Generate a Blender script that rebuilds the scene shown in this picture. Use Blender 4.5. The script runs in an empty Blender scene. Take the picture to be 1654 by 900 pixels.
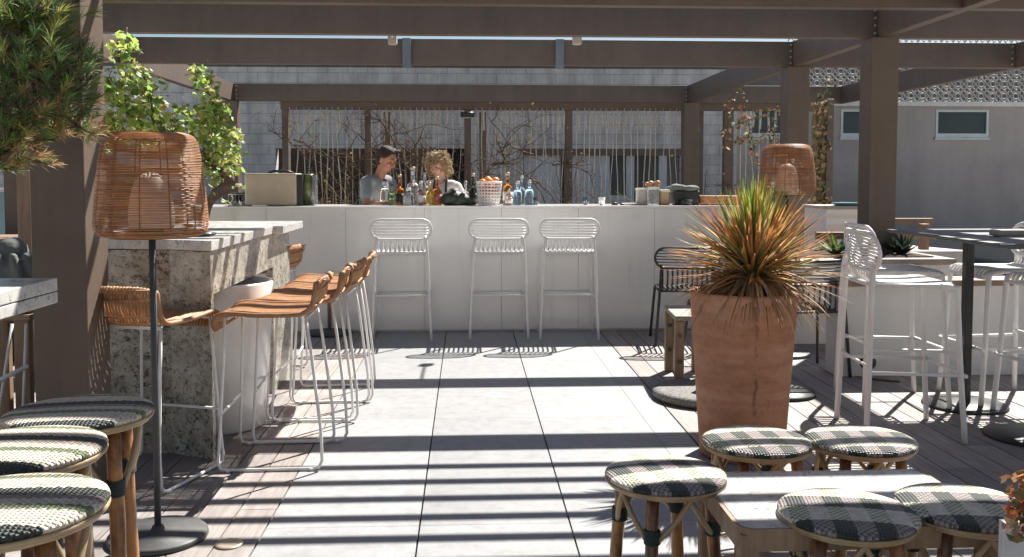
import bpy, bmesh, math, random
from mathutils import Vector, Matrix, Euler, noise
R = math.radians
random.seed(7)
SC = bpy.context.scene
COL = SC.collection
# ------------------------------------------------------------------ camera, light
EYE = 1.36
FPX, CX, CY = 1500.0, 827.0, 367.0
YAW, PITCH = R(2.75), R(3.0)
cam = bpy.data.cameras.new('camera'); camo = bpy.data.objects.new('camera', cam); COL.objects.link(camo)
camo.location = (0, 0, EYE); camo.rotation_euler = (R(90) - PITCH, 0, -YAW)
cam.sensor_width = 36; cam.lens = 36 * FPX / 1654; cam.shift_y = -(450 - CY) / 1654
cam.clip_start = 0.05; cam.clip_end = 2000
SC.camera = camo
SUNV = Vector((0.50, 0.70, 1.0)).normalized()
ELEV = math.asin(SUNV.z); AZ = math.atan2(SUNV.x, SUNV.y)
w = bpy.data.worlds.new('World'); SC.world = w; w.use_nodes = True
nt = w.node_tree; nt.nodes.clear()
sky = nt.nodes.new('ShaderNodeTexSky'); sky.sky_type = 'NISHITA'; sky.sun_disc = False
sky.sun_elevation = ELEV; sky.sun_rotation = AZ; sky.air_density = 1.0; sky.dust_density = 0.9; sky.ozone_density = 1.0
bg = nt.nodes.new('ShaderNodeBackground'); bg.inputs[1].default_value = 0.043
ow = nt.nodes.new('ShaderNodeOutputWorld')
nt.links.new(sky.outputs[0], bg.inputs[0]); nt.links.new(bg.outputs[0], ow.inputs[0])
sl = bpy.data.lights.new('sun', 'SUN'); sl.energy = 5.0; sl.angle = R(0.5); sl.color = (1.0, 0.955, 0.89)
so = bpy.data.objects.new('sun', sl); COL.objects.link(so)
so.rotation_euler = SUNV.to_track_quat('Z', 'Y').to_euler(); so.location = (3, 5, 12)
SC.view_settings.view_transform = 'Standard'; SC.view_settings.look = 'None'
SC.view_settings.exposure = 1.22; SC.view_settings.gamma = 1.0
SC.render.engine = 'CYCLES'
SC.cycles.max_bounces = 8; SC.cycles.diffuse_bounces = 5; SC.cycles.transparent_max_bounces = 12
SC.cycles.sample_clamp_indirect = 8.0
SC.cycles.caustics_reflective = False; SC.cycles.caustics_refractive = False

_r = Vector((math.cos(YAW), -math.sin(YAW), 0))
_f = Vector((math.sin(YAW) * math.cos(PITCH), math.cos(YAW) * math.cos(PITCH), -math.sin(PITCH)))
_u = _r.cross(_f)
def ray(px, py): return _f + _r * ((px - CX) / FPX) + _u * ((CY - py) / FPX)
def AH(px, py, h=0.0):
    d = ray(px, py); t = (h - EYE) / d.z; return Vector((d.x * t, d.y * t, h))
def AY(px, py, Y):
    d = ray(px, py); t = Y / d.y; return Vector((d.x * t, Y, EYE + d.z * t))

# ------------------------------------------------------------------ materials
MATS = {}
def newmat(name):
    m = bpy.data.materials.new(name); m.use_nodes = True
    n = m.node_tree; b = n.nodes['Principled BSDF']
    return m, n, b
def L(n, a, b): n.links.new(a, b)
def ramp(n, fac, stops):
    r = n.nodes.new('ShaderNodeValToRGB'); L(n, fac, r.inputs[0])
    els = r.color_ramp.elements
    while len(els) > 1: els.remove(els[0])
    els[0].position = stops[0][0]; els[0].color = (*stops[0][1], 1)
    for p, c in stops[1:]:
        e = els.new(p); e.color = (*c, 1)
    return r
def noisef(n, scale=5, detail=4, stretch=(1, 1, 1), rough=0.6, coord='Object', rot=(0, 0, 0)):
    tc = n.nodes.new('ShaderNodeTexCoord'); mp = n.nodes.new('ShaderNodeMapping')
    mp.inputs['Scale'].default_value = stretch; mp.inputs['Rotation'].default_value = rot
    L(n, tc.outputs[coord], mp.inputs[0])
    t = n.nodes.new('ShaderNodeTexNoise'); t.inputs['Scale'].default_value = scale
    t.inputs['Detail'].default_value = detail; t.inputs['Roughness'].default_value = rough
    L(n, mp.outputs[0], t.inputs[0]); return t
def bump(n, b, fac, s=0.3, d=0.01):
    bp = n.nodes.new('ShaderNodeBump'); bp.inputs['Strength'].default_value = s; bp.inputs['Distance'].default_value = d
    L(n, fac, bp.inputs['Height']); L(n, bp.outputs[0], b.inputs['Normal']); return bp
def mix(n, fac, a, b, mode='MIX'):
    m = n.nodes.new('ShaderNodeMix'); m.data_type = 'RGBA'; m.blend_type = mode
    for i, v in ((0, fac), (6, a), (7, b)):
        if isinstance(v, (int, float)): m.inputs[i].default_value = v
        elif isinstance(v, tuple): m.inputs[i].default_value = (*v, 1)
        else: L(n, v, m.inputs[i])
    return m.outputs[2]
def basic(name, c1, c2=None, scale=6, rough=0.6, bmp=0.0, stretch=(1, 1, 1), metal=0.0, bscale=None, island=0.0, lo=0.35, hi=0.65, coat=0):
    if name in MATS: return MATS[name]
    m, n, b = newmat(name)
    c2 = c2 or tuple(x * 0.85 for x in c1)
    t = noisef(n, scale, 5, stretch)
    r = ramp(n, t.outputs[0], [(lo, c1), (hi, c2)])
    out = r.outputs[0]
    if island:
        g = n.nodes.new('ShaderNodeNewGeometry')
        rr = ramp(n, g.outputs['Random Per Island'], [(0, (1 - island,) * 3), (1, (1 + island * .6,) * 3)])
        out = mix(n, 1.0, out, rr.outputs[0], 'MULTIPLY')
    L(n, out, b.inputs['Base Color'])
    b.inputs['Roughness'].default_value = rough; b.inputs['Metallic'].default_value = metal
    if coat: b.inputs['Coat Weight'].default_value = coat
    if bmp:
        t2 = noisef(n, bscale or scale * 6, 4, stretch); bump(n, b, t2.outputs[0], bmp)
    MATS[name] = m; return m
def vcol(name, rough=0.5, trans=0.0):
    m, n, b = newmat(name)
    a = n.nodes.new('ShaderNodeVertexColor'); a.layer_name = 'Col'
    t = noisef(n, 60, 3)
    rr = ramp(n, t.outputs[0], [(0.3, (0.8,) * 3), (0.7, (1.15,) * 3)])
    c = mix(n, 1.0, a.outputs[0], rr.outputs[0], 'MULTIPLY')
    L(n, c, b.inputs['Base Color']); b.inputs['Roughness'].default_value = rough
    if trans:
        tr = n.nodes.new('ShaderNodeBsdfTranslucent'); L(n, c, tr.inputs[0])
        mx = n.nodes.new('ShaderNodeMixShader'); mx.inputs[0].default_value = trans
        o = n.nodes['Material Output']; L(n, b.outputs[0], mx.inputs[1]); L(n, tr.outputs[0], mx.inputs[2]); L(n, mx.outputs[0], o.inputs[0])
    MATS[name] = m; return m
def glass(name, c, rough=0.03, ior=1.45):
    m, n, b = newmat(name)
    b.inputs['Base Color'].default_value = (*c, 1); b.inputs['Transmission Weight'].default_value = 0.92
    b.inputs['Roughness'].default_value = rough; b.inputs['IOR'].default_value = ior
    t = noisef(n, 25, 2); bump(n, b, t.outputs[0], 0.05)
    MATS[name] = m; return m

def m_granite():
    m, n, b = newmat('granite')
    t = noisef(n, 9, 8, rough=0.7); r = ramp(n, t.outputs[0], [(0.34, (0.24, 0.21, 0.16)), (0.5, (0.42, 0.39, 0.32)), (0.66, (0.58, 0.55, 0.49))])
    t2 = noisef(n, 20, 8, rough=0.85, stretch=(1, 1, 1.4)); s = ramp(n, t2.outputs[0], [(0.425, (1, 1, 1)), (0.475, (0, 0, 0))])
    t4 = noisef(n, 4, 4); s4 = ramp(n, t4.outputs[0], [(0.5, (1, 1, 1)), (0.66, (0.0, 0.0, 0.0))])
    t3 = noisef(n, 70, 4, rough=0.6); s3 = ramp(n, t3.outputs[0], [(0.36, (1, 1, 1)), (0.41, (0, 0, 0))])
    c = mix(n, s.outputs[0], r.outputs[0], (0.07, 0.06, 0.055))
    t5 = noisef(n, 15, 8, rough=0.8); s5 = ramp(n, t5.outputs[0], [(0.60, (0, 0, 0)), (0.66, (1, 1, 1))])
    k = mix(n, 1.0, s5.outputs[0], s4.outputs[0], 'MULTIPLY')
    c = mix(n, k, c, (0.09, 0.085, 0.08))
    c = mix(n, s3.outputs[0], c, (0.12, 0.10, 0.085))
    L(n, c, b.inputs['Base Color']); b.inputs['Roughness'].default_value = 0.22
    MATS['granite'] = m
def m_marble():
    m, n, b = newmat('white_marble')
    t = noisef(n, 7, 8, rough=0.7); r = ramp(n, t.outputs[0], [(0.36, (0.42, 0.41, 0.39)), (0.6, (0.66, 0.65, 0.62))])
    t2 = noisef(n, 26, 8, rough=0.85); s = ramp(n, t2.outputs[0], [(0.40, (1, 1, 1)), (0.46, (0, 0, 0))])
    c = mix(n, s.outputs[0], r.outputs[0], (0.22, 0.22, 0.22))
    L(n, c, b.inputs['Base Color']); b.inputs['Roughness'].default_value = 0.25
    MATS['white_marble'] = m
def m_tile():
    m, n, b = newmat('porcelain_tile')
    t = noisef(n, 2.2, 8, rough=0.65); r = ramp(n, t.outputs[0], [(0.3, (0.29, 0.292, 0.295)), (0.7, (0.34, 0.343, 0.348))])
    t2 = noisef(n, 3.0, 8, rough=0.75, stretch=(1, 2.4, 1), rot=(0, 0, 0.6)); s = ramp(n, t2.outputs[0], [(0.47, (0, 0, 0)), (0.5, (.5, .5, .5)), (0.53, (0, 0, 0))])
    c = mix(n, s.outputs[0], r.outputs[0], (0.28, 0.28, 0.28))
    g = n.nodes.new('ShaderNodeNewGeometry'); rr = ramp(n, g.outputs['Random Per Island'], [(0, (.88,) * 3), (1, (1.06,) * 3)])
    c = mix(n, 1.0, c, rr.outputs[0], 'MULTIPLY')
    t3 = noisef(n, 14, 6, rough=0.7); d = ramp(n, t3.outputs[0], [(0.3, (.8,) * 3), (0.55, (1.02,) * 3)])
    c = mix(n, 1.0, c, d.outputs[0], 'MULTIPLY')
    L(n, c, b.inputs['Base Color']); b.inputs['Roughness'].default_value = 0.55
    bump(n, b, t3.outputs[0], 0.08)
    MATS['porcelain_tile'] = m
def m_deck():
    m, n, b = newmat('weathered_deck')
    t = noisef(n, 5, 8, stretch=(9, .5, 4), rough=0.7); r = ramp(n, t.outputs[0], [(0.3, (0.195, 0.172, 0.16)), (0.7, (0.37, 0.338, 0.32))])
    g = n.nodes.new('ShaderNodeNewGeometry'); rr = ramp(n, g.outputs['Random Per Island'], [(0, (.78,) * 3), (1, (1.15,) * 3)])
    c = mix(n, 1.0, r.outputs[0], rr.outputs[0], 'MULTIPLY')
    t2 = noisef(n, 1.6, 5); d = ramp(n, t2.outputs[0], [(0.35, (.8, .78, .76)), (0.6, (1.1,) * 3)])
    c = mix(n, 1.0, c, d.outputs[0], 'MULTIPLY')
    L(n, c, b.inputs['Base Color']); b.inputs['Roughness'].default_value = 0.65
    bump(n, b, t.outputs[0], 0.25, 0.004)
    MATS['weathered_deck'] = m
def m_blocks(name, c1, c2, cm, sc):
    m, n, b = newmat(name)
    tc = n.nodes.new('ShaderNodeTexCoord'); sp = n.nodes.new('ShaderNodeSeparateXYZ'); cb = n.nodes.new('ShaderNodeCombineXYZ')
    L(n, tc.outputs['Object'], sp.inputs[0])
    ad = n.nodes.new('ShaderNodeMath'); L(n, sp.outputs[0], ad.inputs[0]); L(n, sp.outputs[1], ad.inputs[1])
    L(n, ad.outputs[0], cb.inputs[0]); L(n, sp.outputs[2], cb.inputs[1])
    br = n.nodes.new('ShaderNodeTexBrick'); L(n, cb.outputs[0], br.inputs[0])
    br.inputs['Scale'].default_value = 1; br.inputs['Brick Width'].default_value = 0.4 * sc; br.inputs['Row Height'].default_value = 0.205 * sc
    br.inputs['Mortar Size'].default_value = 0.007; br.inputs['Mortar Smooth'].default_value = 0.2; br.offset = 0.5
    br.inputs['Color1'].default_value = (*c1, 1); br.inputs['Color2'].default_value = (*c2, 1); br.inputs['Mortar'].default_value = (*cm, 1)
    t = noisef(n, 2, 8, rough=0.75); d = ramp(n, t.outputs[0], [(0.3, (.72,) * 3), (0.65, (1.1,) * 3)])
    c = mix(n, 1.0, br.outputs[0], d.outputs[0], 'MULTIPLY')
    t5 = noisef(n, 3, 6, stretch=(1.5, 1.5, .12)); d5 = ramp(n, t5.outputs[0], [(0.38, (.65,) * 3), (0.55, (1.0,) * 3)])
    c = mix(n, 0.6, c, d5.outputs[0], 'MULTIPLY')
    L(n, c, b.inputs['Base Color']); b.inputs['Roughness'].default_value = 0.9
    iv = n.nodes.new('ShaderNodeInvert'); L(n, br.outputs['Fac'], iv.inputs[1]); bump(n, b, iv.outputs[0], 0.6, 0.01)
    MATS[name] = m
def m_gingham(name, seed, cell=0.052):
    m, n, b = newmat(name)
    tc = n.nodes.new('ShaderNodeTexCoord'); sp = n.nodes.new('ShaderNodeSeparateXYZ')
    L(n, tc.outputs['Object'], sp.inputs[0])
    def M(op, a, bb=None):
        x = n.nodes.new('ShaderNodeMath'); x.operation = op
        for i, v in ((0, a), (1, bb)):
            if v is None: continue
            if isinstance(v, (int, float)): x.inputs[i].default_value = v
            else: L(n, v, x.inputs[i])
        return x.outputs[0]
    X, Y = sp.outputs[0], sp.outputs[1]
    jit = noisef(n, 90, 2); jx = M('MULTIPLY', M('SUBTRACT', jit.outputs[0], 0.5), 0.012)
    Xj = M('ADD', X, jx); Yj = M('ADD', Y, jx)
    sx = M('GREATER_THAN', M('FRACT', M('DIVIDE', M('ADD', Xj, 5.0 + seed * .017), cell * 2)), 0.5)
    sy = M('GREATER_THAN', M('FRACT', M('DIVIDE', M('ADD', Yj, 5.02 + seed * .011), cell * 3.5)), 0.52)
    wv = 0.019
    ck = M('MODULO', M('ADD', M('FLOOR', M('DIVIDE', M('ADD', X, 5), wv * .5)), M('FLOOR', M('DIVIDE', M('ADD', Y, 5), wv * .5))), 2)
    ck = M('ABSOLUTE', ck)
    cream, green, black = (0.76, 0.67, 0.56), (0.22, 0.28, 0.14), (0.018, 0.028, 0.022)
    warp = mix(n, sx, cream, green); weft = mix(n, sy, cream, black)
    base = mix(n, ck, warp, weft)
    dv = mix(n, sy, base, mix(n, ck, mix(n, sx, (0.34, 0.29, 0.27), (0.02, 0.028, 0.022)), mix(n, sx, (0.13, 0.115, 0.11), black)))
    t = noisef(n, 35, 5); d = ramp(n, t.outputs[0], [(0.3, (.72,) * 3), (0.65, (1.1,) * 3)])
    c = mix(n, 1.0, dv, d.outputs[0], 'MULTIPLY')
    L(n, c, b.inputs['Base Color']); b.inputs['Roughness'].default_value = 0.5
    hx = M('ABSOLUTE', M('SINE', M('MULTIPLY', X, math.pi / wv * 2))); hy = M('ABSOLUTE', M('SINE', M('MULTIPLY', Y, math.pi / wv * 2)))
    hh = M('MULTIPLY', hx, hy)
    bump(n, b, hh, 0.8, 0.004)
    MATS[name] = m; return m
def m_terracotta():
    m, n, b = newmat('terracotta')
    t = noisef(n, 3, 8, rough=0.7, stretch=(1, 1, 2.2)); r = ramp(n, t.outputs[0], [(0.3, (0.36, 0.165, 0.085)), (0.5, (0.50, 0.25, 0.145)), (0.72, (0.60, 0.35, 0.23))])
    t2 = noisef(n, 1.2, 5, stretch=(.3, .3, 9)); d = ramp(n, t2.outputs[0], [(0.35, (.82, .74, .70)), (0.6, (1.08,) * 3)])
    c = mix(n, 1.0, r.outputs[0], d.outputs[0], 'MULTIPLY')
    t3 = noisef(n, 30, 6, rough=.75); e = ramp(n, t3.outputs[0], [(0.3, (.75,) * 3), (0.5, (1,) * 3)])
    c = mix(n, .8, c, e.outputs[0], 'MULTIPLY')
    # crack-like damp stain running down the front
    tc = n.nodes.new('ShaderNodeTexCoord'); sp = n.nodes.new('ShaderNodeSeparateXYZ'); L(n, tc.outputs['Object'], sp.inputs[0])
    t4 = noisef(n, 9, 6, stretch=(0, 0, 1)); ma = n.nodes.new('ShaderNodeMath'); ma.operation = 'MULTIPLY_ADD'
    L(n, t4.outputs[0], ma.inputs[0]); ma.inputs[1].default_value = -0.07; L(n, sp.outputs[0], ma.inputs[2])
    ab = n.nodes.new('ShaderNodeMath'); ab.operation = 'ADD'; L(n, ma.outputs[0], ab.inputs[0]); ab.inputs[1].default_value = 0.045
    ac = n.nodes.new('ShaderNodeMath'); ac.operation = 'ABSOLUTE'; L(n, ab.outputs[0], ac.inputs[0])
    cr = ramp(n, ac.outputs[0], [(0.0, (.8,) * 3), (0.004, (.45,) * 3), (0.014, (0,) * 3)])
    t6 = noisef(n, 11, 6); k6 = ramp(n, t6.outputs[0], [(0.42, (0,) * 3), (0.55, (1,) * 3)])
    kk = mix(n, 1.0, cr.outputs[0], k6.outputs[0], 'MULTIPLY')
    c = mix(n, kk, c, (0.10, 0.05, 0.03))
    L(n, c, b.inputs['Base Color']); b.inputs['Roughness'].default_value = 0.85
    bump(n, b, t3.outputs[0], 0.15, 0.006)
    MATS['terracotta'] = m

m_granite(); m_marble(); m_tile(); m_deck(); m_terracotta()
m_blocks('concrete_block', (0.60, 0.59, 0.57), (0.57, 0.56, 0.54), (0.37, 0.37, 0.36), 1.0)
basic('beam_plain', (0.165, 0.128, 0.10), (0.14, 0.108, 0.084), 3, 0.55, 0.06, (1, 1, 1), bscale=40)
m_, n_, b_ = newmat('beam_brown'); MATS['beam_brown'] = m_
t_ = noisef(n_, 2.5, 8, rough=.7); r_ = ramp(n_, t_.outputs[0], [(0.32, (0.112, 0.083, 0.062)), (0.66, (0.142, 0.106, 0.079))])
t2_ = noisef(n_, 9, 5, stretch=(1, 1, .07)); r2_ = ramp(n_, t2_.outputs[0], [(0.36, (.92,) * 3), (0.5, (1,) * 3), (.68, (1.04,) * 3)])
t3_ = noisef(n_, 70, 4); r3_ = ramp(n_, t3_.outputs[0], [(0.30, (.8,) * 3), (0.42, (1,) * 3)])
c_ = mix(n_, 1.0, mix(n_, 1.0, r_.outputs[0], r2_.outputs[0], 'MULTIPLY'), r3_.outputs[0], 'MULTIPLY'); L(n_, c_, b_.inputs['Base Color']); b_.inputs['Roughness'].default_value = .5; bump(n_, b_, t3_.outputs[0], .12, .004)
basic('bolt_steel', (0.62, 0.6, 0.56), (0.5, 0.48, 0.45), 30, 0.35, 0, metal=0.6)
basic('white_panel', (0.88, 0.865, 0.84), (0.85, 0.835, 0.81), 1.2, 0.22, 0.02, coat=0.5)
m_, n_, b_ = newmat('bar_panel'); MATS['bar_panel'] = m_
t_ = noisef(n_, 1.1, 6); r_ = ramp(n_, t_.outputs[0], [(0.3, (0.84, 0.825, 0.80)), (0.7, (0.89, 0.875, 0.85))])
t2_ = noisef(n_, 14, 4, stretch=(1, 1, .05)); r2_ = ramp(n_, t2_.outputs[0], [(0.30, (.90,) * 3), (0.42, (1,) * 3)])
t3_ = noisef(n_, 22, 8, rough=.8, stretch=(.3, 1, 1.6)); r3_ = ramp(n_, t3_.outputs[0], [(0.27, (.62, .60, .57)), (0.34, (1,) * 3)])
g_ = n_.nodes.new('ShaderNodeObjectInfo'); r4_ = ramp(n_, g_.outputs['Random'], [(0, (.965, .96, .95)), (1, (1, 1, 1))])
c_ = mix(n_, 1.0, mix(n_, 1.0, mix(n_, 1.0, r_.outputs[0], r2_.outputs[0], 'MULTIPLY'), r3_.outputs[0], 'MULTIPLY'), r4_.outputs[0], 'MULTIPLY')
L(n_, c_, b_.inputs['Base Color']); b_.inputs['Roughness'].default_value = .24; b_.inputs['Coat Weight'].default_value = .5; bump(n_, b_, t_.outputs[0], .04, .02)
basic('white_paint', (0.86, 0.85, 0.83), (0.80, 0.79, 0.77), 12, 0.35, 0.03)
basic('white_render', (0.72, 0.70, 0.67), (0.64, 0.62, 0.59), 2.5, 0.8, 0.15, bscale=60)
basic('black_paint', (0.022, 0.023, 0.024), (0.032, 0.032, 0.032), 10, 0.4, 0.03)
basic('dark_iron', (0.055, 0.058, 0.06), (0.08, 0.08, 0.08), 14, 0.5, 0.08)
basic('rattan_tan', (0.56, 0.30, 0.145), (0.40, 0.195, 0.09), 18, 0.5, 0.15, island=0.25)
basic('lamp_wicker', (0.52, 0.245, 0.10), (0.38, 0.16, 0.065), 22, 0.5, 0.1, island=0.28)
basic('lamp_rib', (0.12, 0.055, 0.03), (0.18, 0.08, 0.04), 22, 0.6)
basic('cane', (0.44, 0.21, 0.075), (0.10, 0.038, 0.016), 14, 0.26, 0.15, (1, 1, .5), island=0.25, lo=.40, hi=.60)
basic('cane_pale', (0.46, 0.33, 0.19), (0.30, 0.20, 0.11), 14, 0.4, 0.1, island=0.2)
basic('green_band', (0.018, 0.035, 0.028), (0.03, 0.05, 0.04), 60, 0.5, 0.3)
basic('mud_gap', (0.012, 0.012, 0.012), (0.02, 0.019, 0.018), 8, 0.9)
basic('oak', (0.34, 0.225, 0.135), (0.22, 0.14, 0.085), 4, 0.55, 0.15, (6, 6, .6))
basic('teak_brown', (0.30, 0.195, 0.13), (0.20, 0.13, 0.09), 4, 0.6, 0.15, (6, 6, .7))
basic('grey_wood', (0.36, 0.31, 0.26), (0.24, 0.20, 0.165), 4, 0.7, 0.2, (1, 6, 6))
basic('stone_base', (0.27, 0.255, 0.24), (0.12, 0.115, 0.11), 90, 0.8, 0.4, lo=.42, hi=.58)
basic('stucco_plain', (0.50, 0.41, 0.37), (0.42, 0.35, 0.325), 1.3, 0.95, 0.25, bscale=80)
m_, n_, b_ = newmat('stucco_pink'); MATS['stucco_pink'] = m_
t_ = noisef(n_, .8, 8, rough=.7); r_ = ramp(n_, t_.outputs[0], [(0.3, (0.29, 0.262, 0.25)), (0.7, (0.39, 0.352, 0.332))])
t2_ = noisef(n_, 3, 6, stretch=(1, 1, .08)); r2_ = ramp(n_, t2_.outputs[0], [(0.38, (.93,) * 3), (0.55, (1,) * 3)])
t3_ = noisef(n_, 60, 5); c_ = mix(n_, 1.0, r_.outputs[0], r2_.outputs[0], 'MULTIPLY'); L(n_, c_, b_.inputs['Base Color']); b_.inputs['Roughness'].default_value = .95; bump(n_, b_, t3_.outputs[0], .5, .01)
basic('stucco_pale', (0.62, 0.60, 0.58), (0.5, 0.49, 0.48), 3, 0.9, 0.1)
basic('window_frame', (0.50, 0.55, 0.56), (0.42, 0.47, 0.48), 5, 0.4)
basic('blue_grey_frame', (0.56, 0.60, 0.63), (0.48, 0.52, 0.56), 5, 0.5)
basic('bracket_grey', (0.17, 0.20, 0.225), (0.13, 0.155, 0.175), 8, 0.45)
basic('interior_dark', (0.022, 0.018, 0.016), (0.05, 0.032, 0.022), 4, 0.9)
basic('lace_white', (0.40, 0.395, 0.38), (0.32, 0.315, 0.30), 10, 0.7)
basic('roof_dark', (0.085, 0.085, 0.09), (0.12, 0.12, 0.12), 4, 0.9, 0.2)
basic('pale_paving', (0.56, 0.54, 0.50), (0.46, 0.44, 0.41), 1.5, 0.95, 0.2)
basic('asphalt', (0.055, 0.055, 0.055), (0.075, 0.072, 0.07), 12, 0.95, 0.3)
basic('rope', (0.70, 0.66, 0.60), (0.50, 0.45, 0.38), 40, 0.9, 0.3)
basic('twig', (0.11, 0.07, 0.045), (0.20, 0.14, 0.09), 20, 0.9, 0.3)
basic('dry_vine', (0.40, 0.31, 0.19), (0.22, 0.15, 0.09), 20, 0.9, 0.3)
basic('bark', (0.085, 0.055, 0.038), (0.19, 0.14, 0.10), 18, 0.95, 0.5)
basic('steel', (0.60, 0.51, 0.40), (0.48, 0.40, 0.31), 3, 0.38, 0.05, metal=0.45)
basic('green_glaze', (0.16, 0.20, 0.075), (0.06, 0.08, 0.03), 8, 0.2)
basic('grey_cloth', (0.20, 0.215, 0.205), (0.11, 0.125, 0.115), 6, 0.9, 0.3)
basic('black_plastic', (0.018, 0.018, 0.02), (0.03, 0.03, 0.03), 9, 0.4)
basic('dark_green_bag', (0.015, 0.02, 0.017), (0.045, 0.06, 0.04), 10, 0.6, 0.5, bscale=12)
basic('orange_peel', (0.85, 0.27, 0.02), (0.75, 0.20, 0.015), 8, 0.42, 0.3, bscale=90)
basic('skin', (0.46, 0.215, 0.13), (0.38, 0.17, 0.10), 12, 0.5, 0.05)
basic('skin_pale', (0.60, 0.36, 0.27), (0.52, 0.29, 0.21), 12, 0.5, 0.05)
basic('hair_dark', (0.018, 0.011, 0.008), (0.035, 0.02, 0.013), 60, 0.75, 0.5, (1, 1, .3))
basic('hair_blond', (0.62, 0.46, 0.27), (0.36, 0.24, 0.12), 40, 0.5, 0.5, island=0.3)
basic('tshirt_grey', (0.26, 0.29, 0.30), (0.21, 0.235, 0.245), 9, 0.9, 0.25)
basic('shirt_white', (0.76, 0.75, 0.73), (0.66, 0.65, 0.63), 9, 0.9, 0.25)
basic('apron_navy', (0.02, 0.028, 0.055), (0.03, 0.04, 0.07), 20, 0.9, 0.2)
basic('trousers', (0.03, 0.032, 0.04), (0.045, 0.045, 0.05), 20, 0.9, 0.2)
basic('lip', (0.34, 0.10, 0.08), (0.3, 0.09, 0.07), 10, 0.5)
basic('eye_dark', (0.03, 0.02, 0.015), (0.04, 0.03, 0.02), 10, 0.3)
basic('soil', (0.05, 0.035, 0.025), (0.09, 0.06, 0.045), 30, 1.0, 0.6)
basic('navy_glass', (0.018, 0.035, 0.06), (0.03, 0.05, 0.08), 1.5, 0.08)
basic('teal_glass', (0.11, 0.23, 0.25), (0.16, 0.30, 0.33), 1.5, 0.12)
basic('pane_dark', (0.022, 0.038, 0.042), (0.03, 0.05, 0.055), 1.5, 0.15)
basic('frosted', (0.90, 0.78, 0.68), (0.86, 0.73, 0.62), 5, 0.5)
basic('label_white', (0.7, 0.68, 0.62), (0.6, 0.57, 0.5), 20, 0.6)
basic('cardboard', (0.50, 0.36, 0.22), (0.42, 0.29, 0.18), 12, 0.8)
basic('concrete_pale', (0.50, 0.46, 0.42), (0.42, 0.38, 0.35), 3, 0.85, 0.2)
glass('clear_glass', (0.95, 0.98, 0.98)); glass('green_glass', (0.30, 0.50, 0.25)); glass('dark_glass', (0.05, 0.07, 0.04))
glass('amber_glass', (0.62, 0.24, 0.05)); glass('yellow_glass', (0.95, 0.72, 0.15)); glass('blue_glass', (0.55, 0.75, 0.88)); glass('rose_glass', (0.90, 0.68, 0.66))
vcol('leaf_blade', 0.62, 0.3); vcol('vine_leaf', 0.45, 0.5); vcol('pine_needle', 0.5, 0.35); vcol('dry_leaf', 0.7, 0.2)

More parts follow.
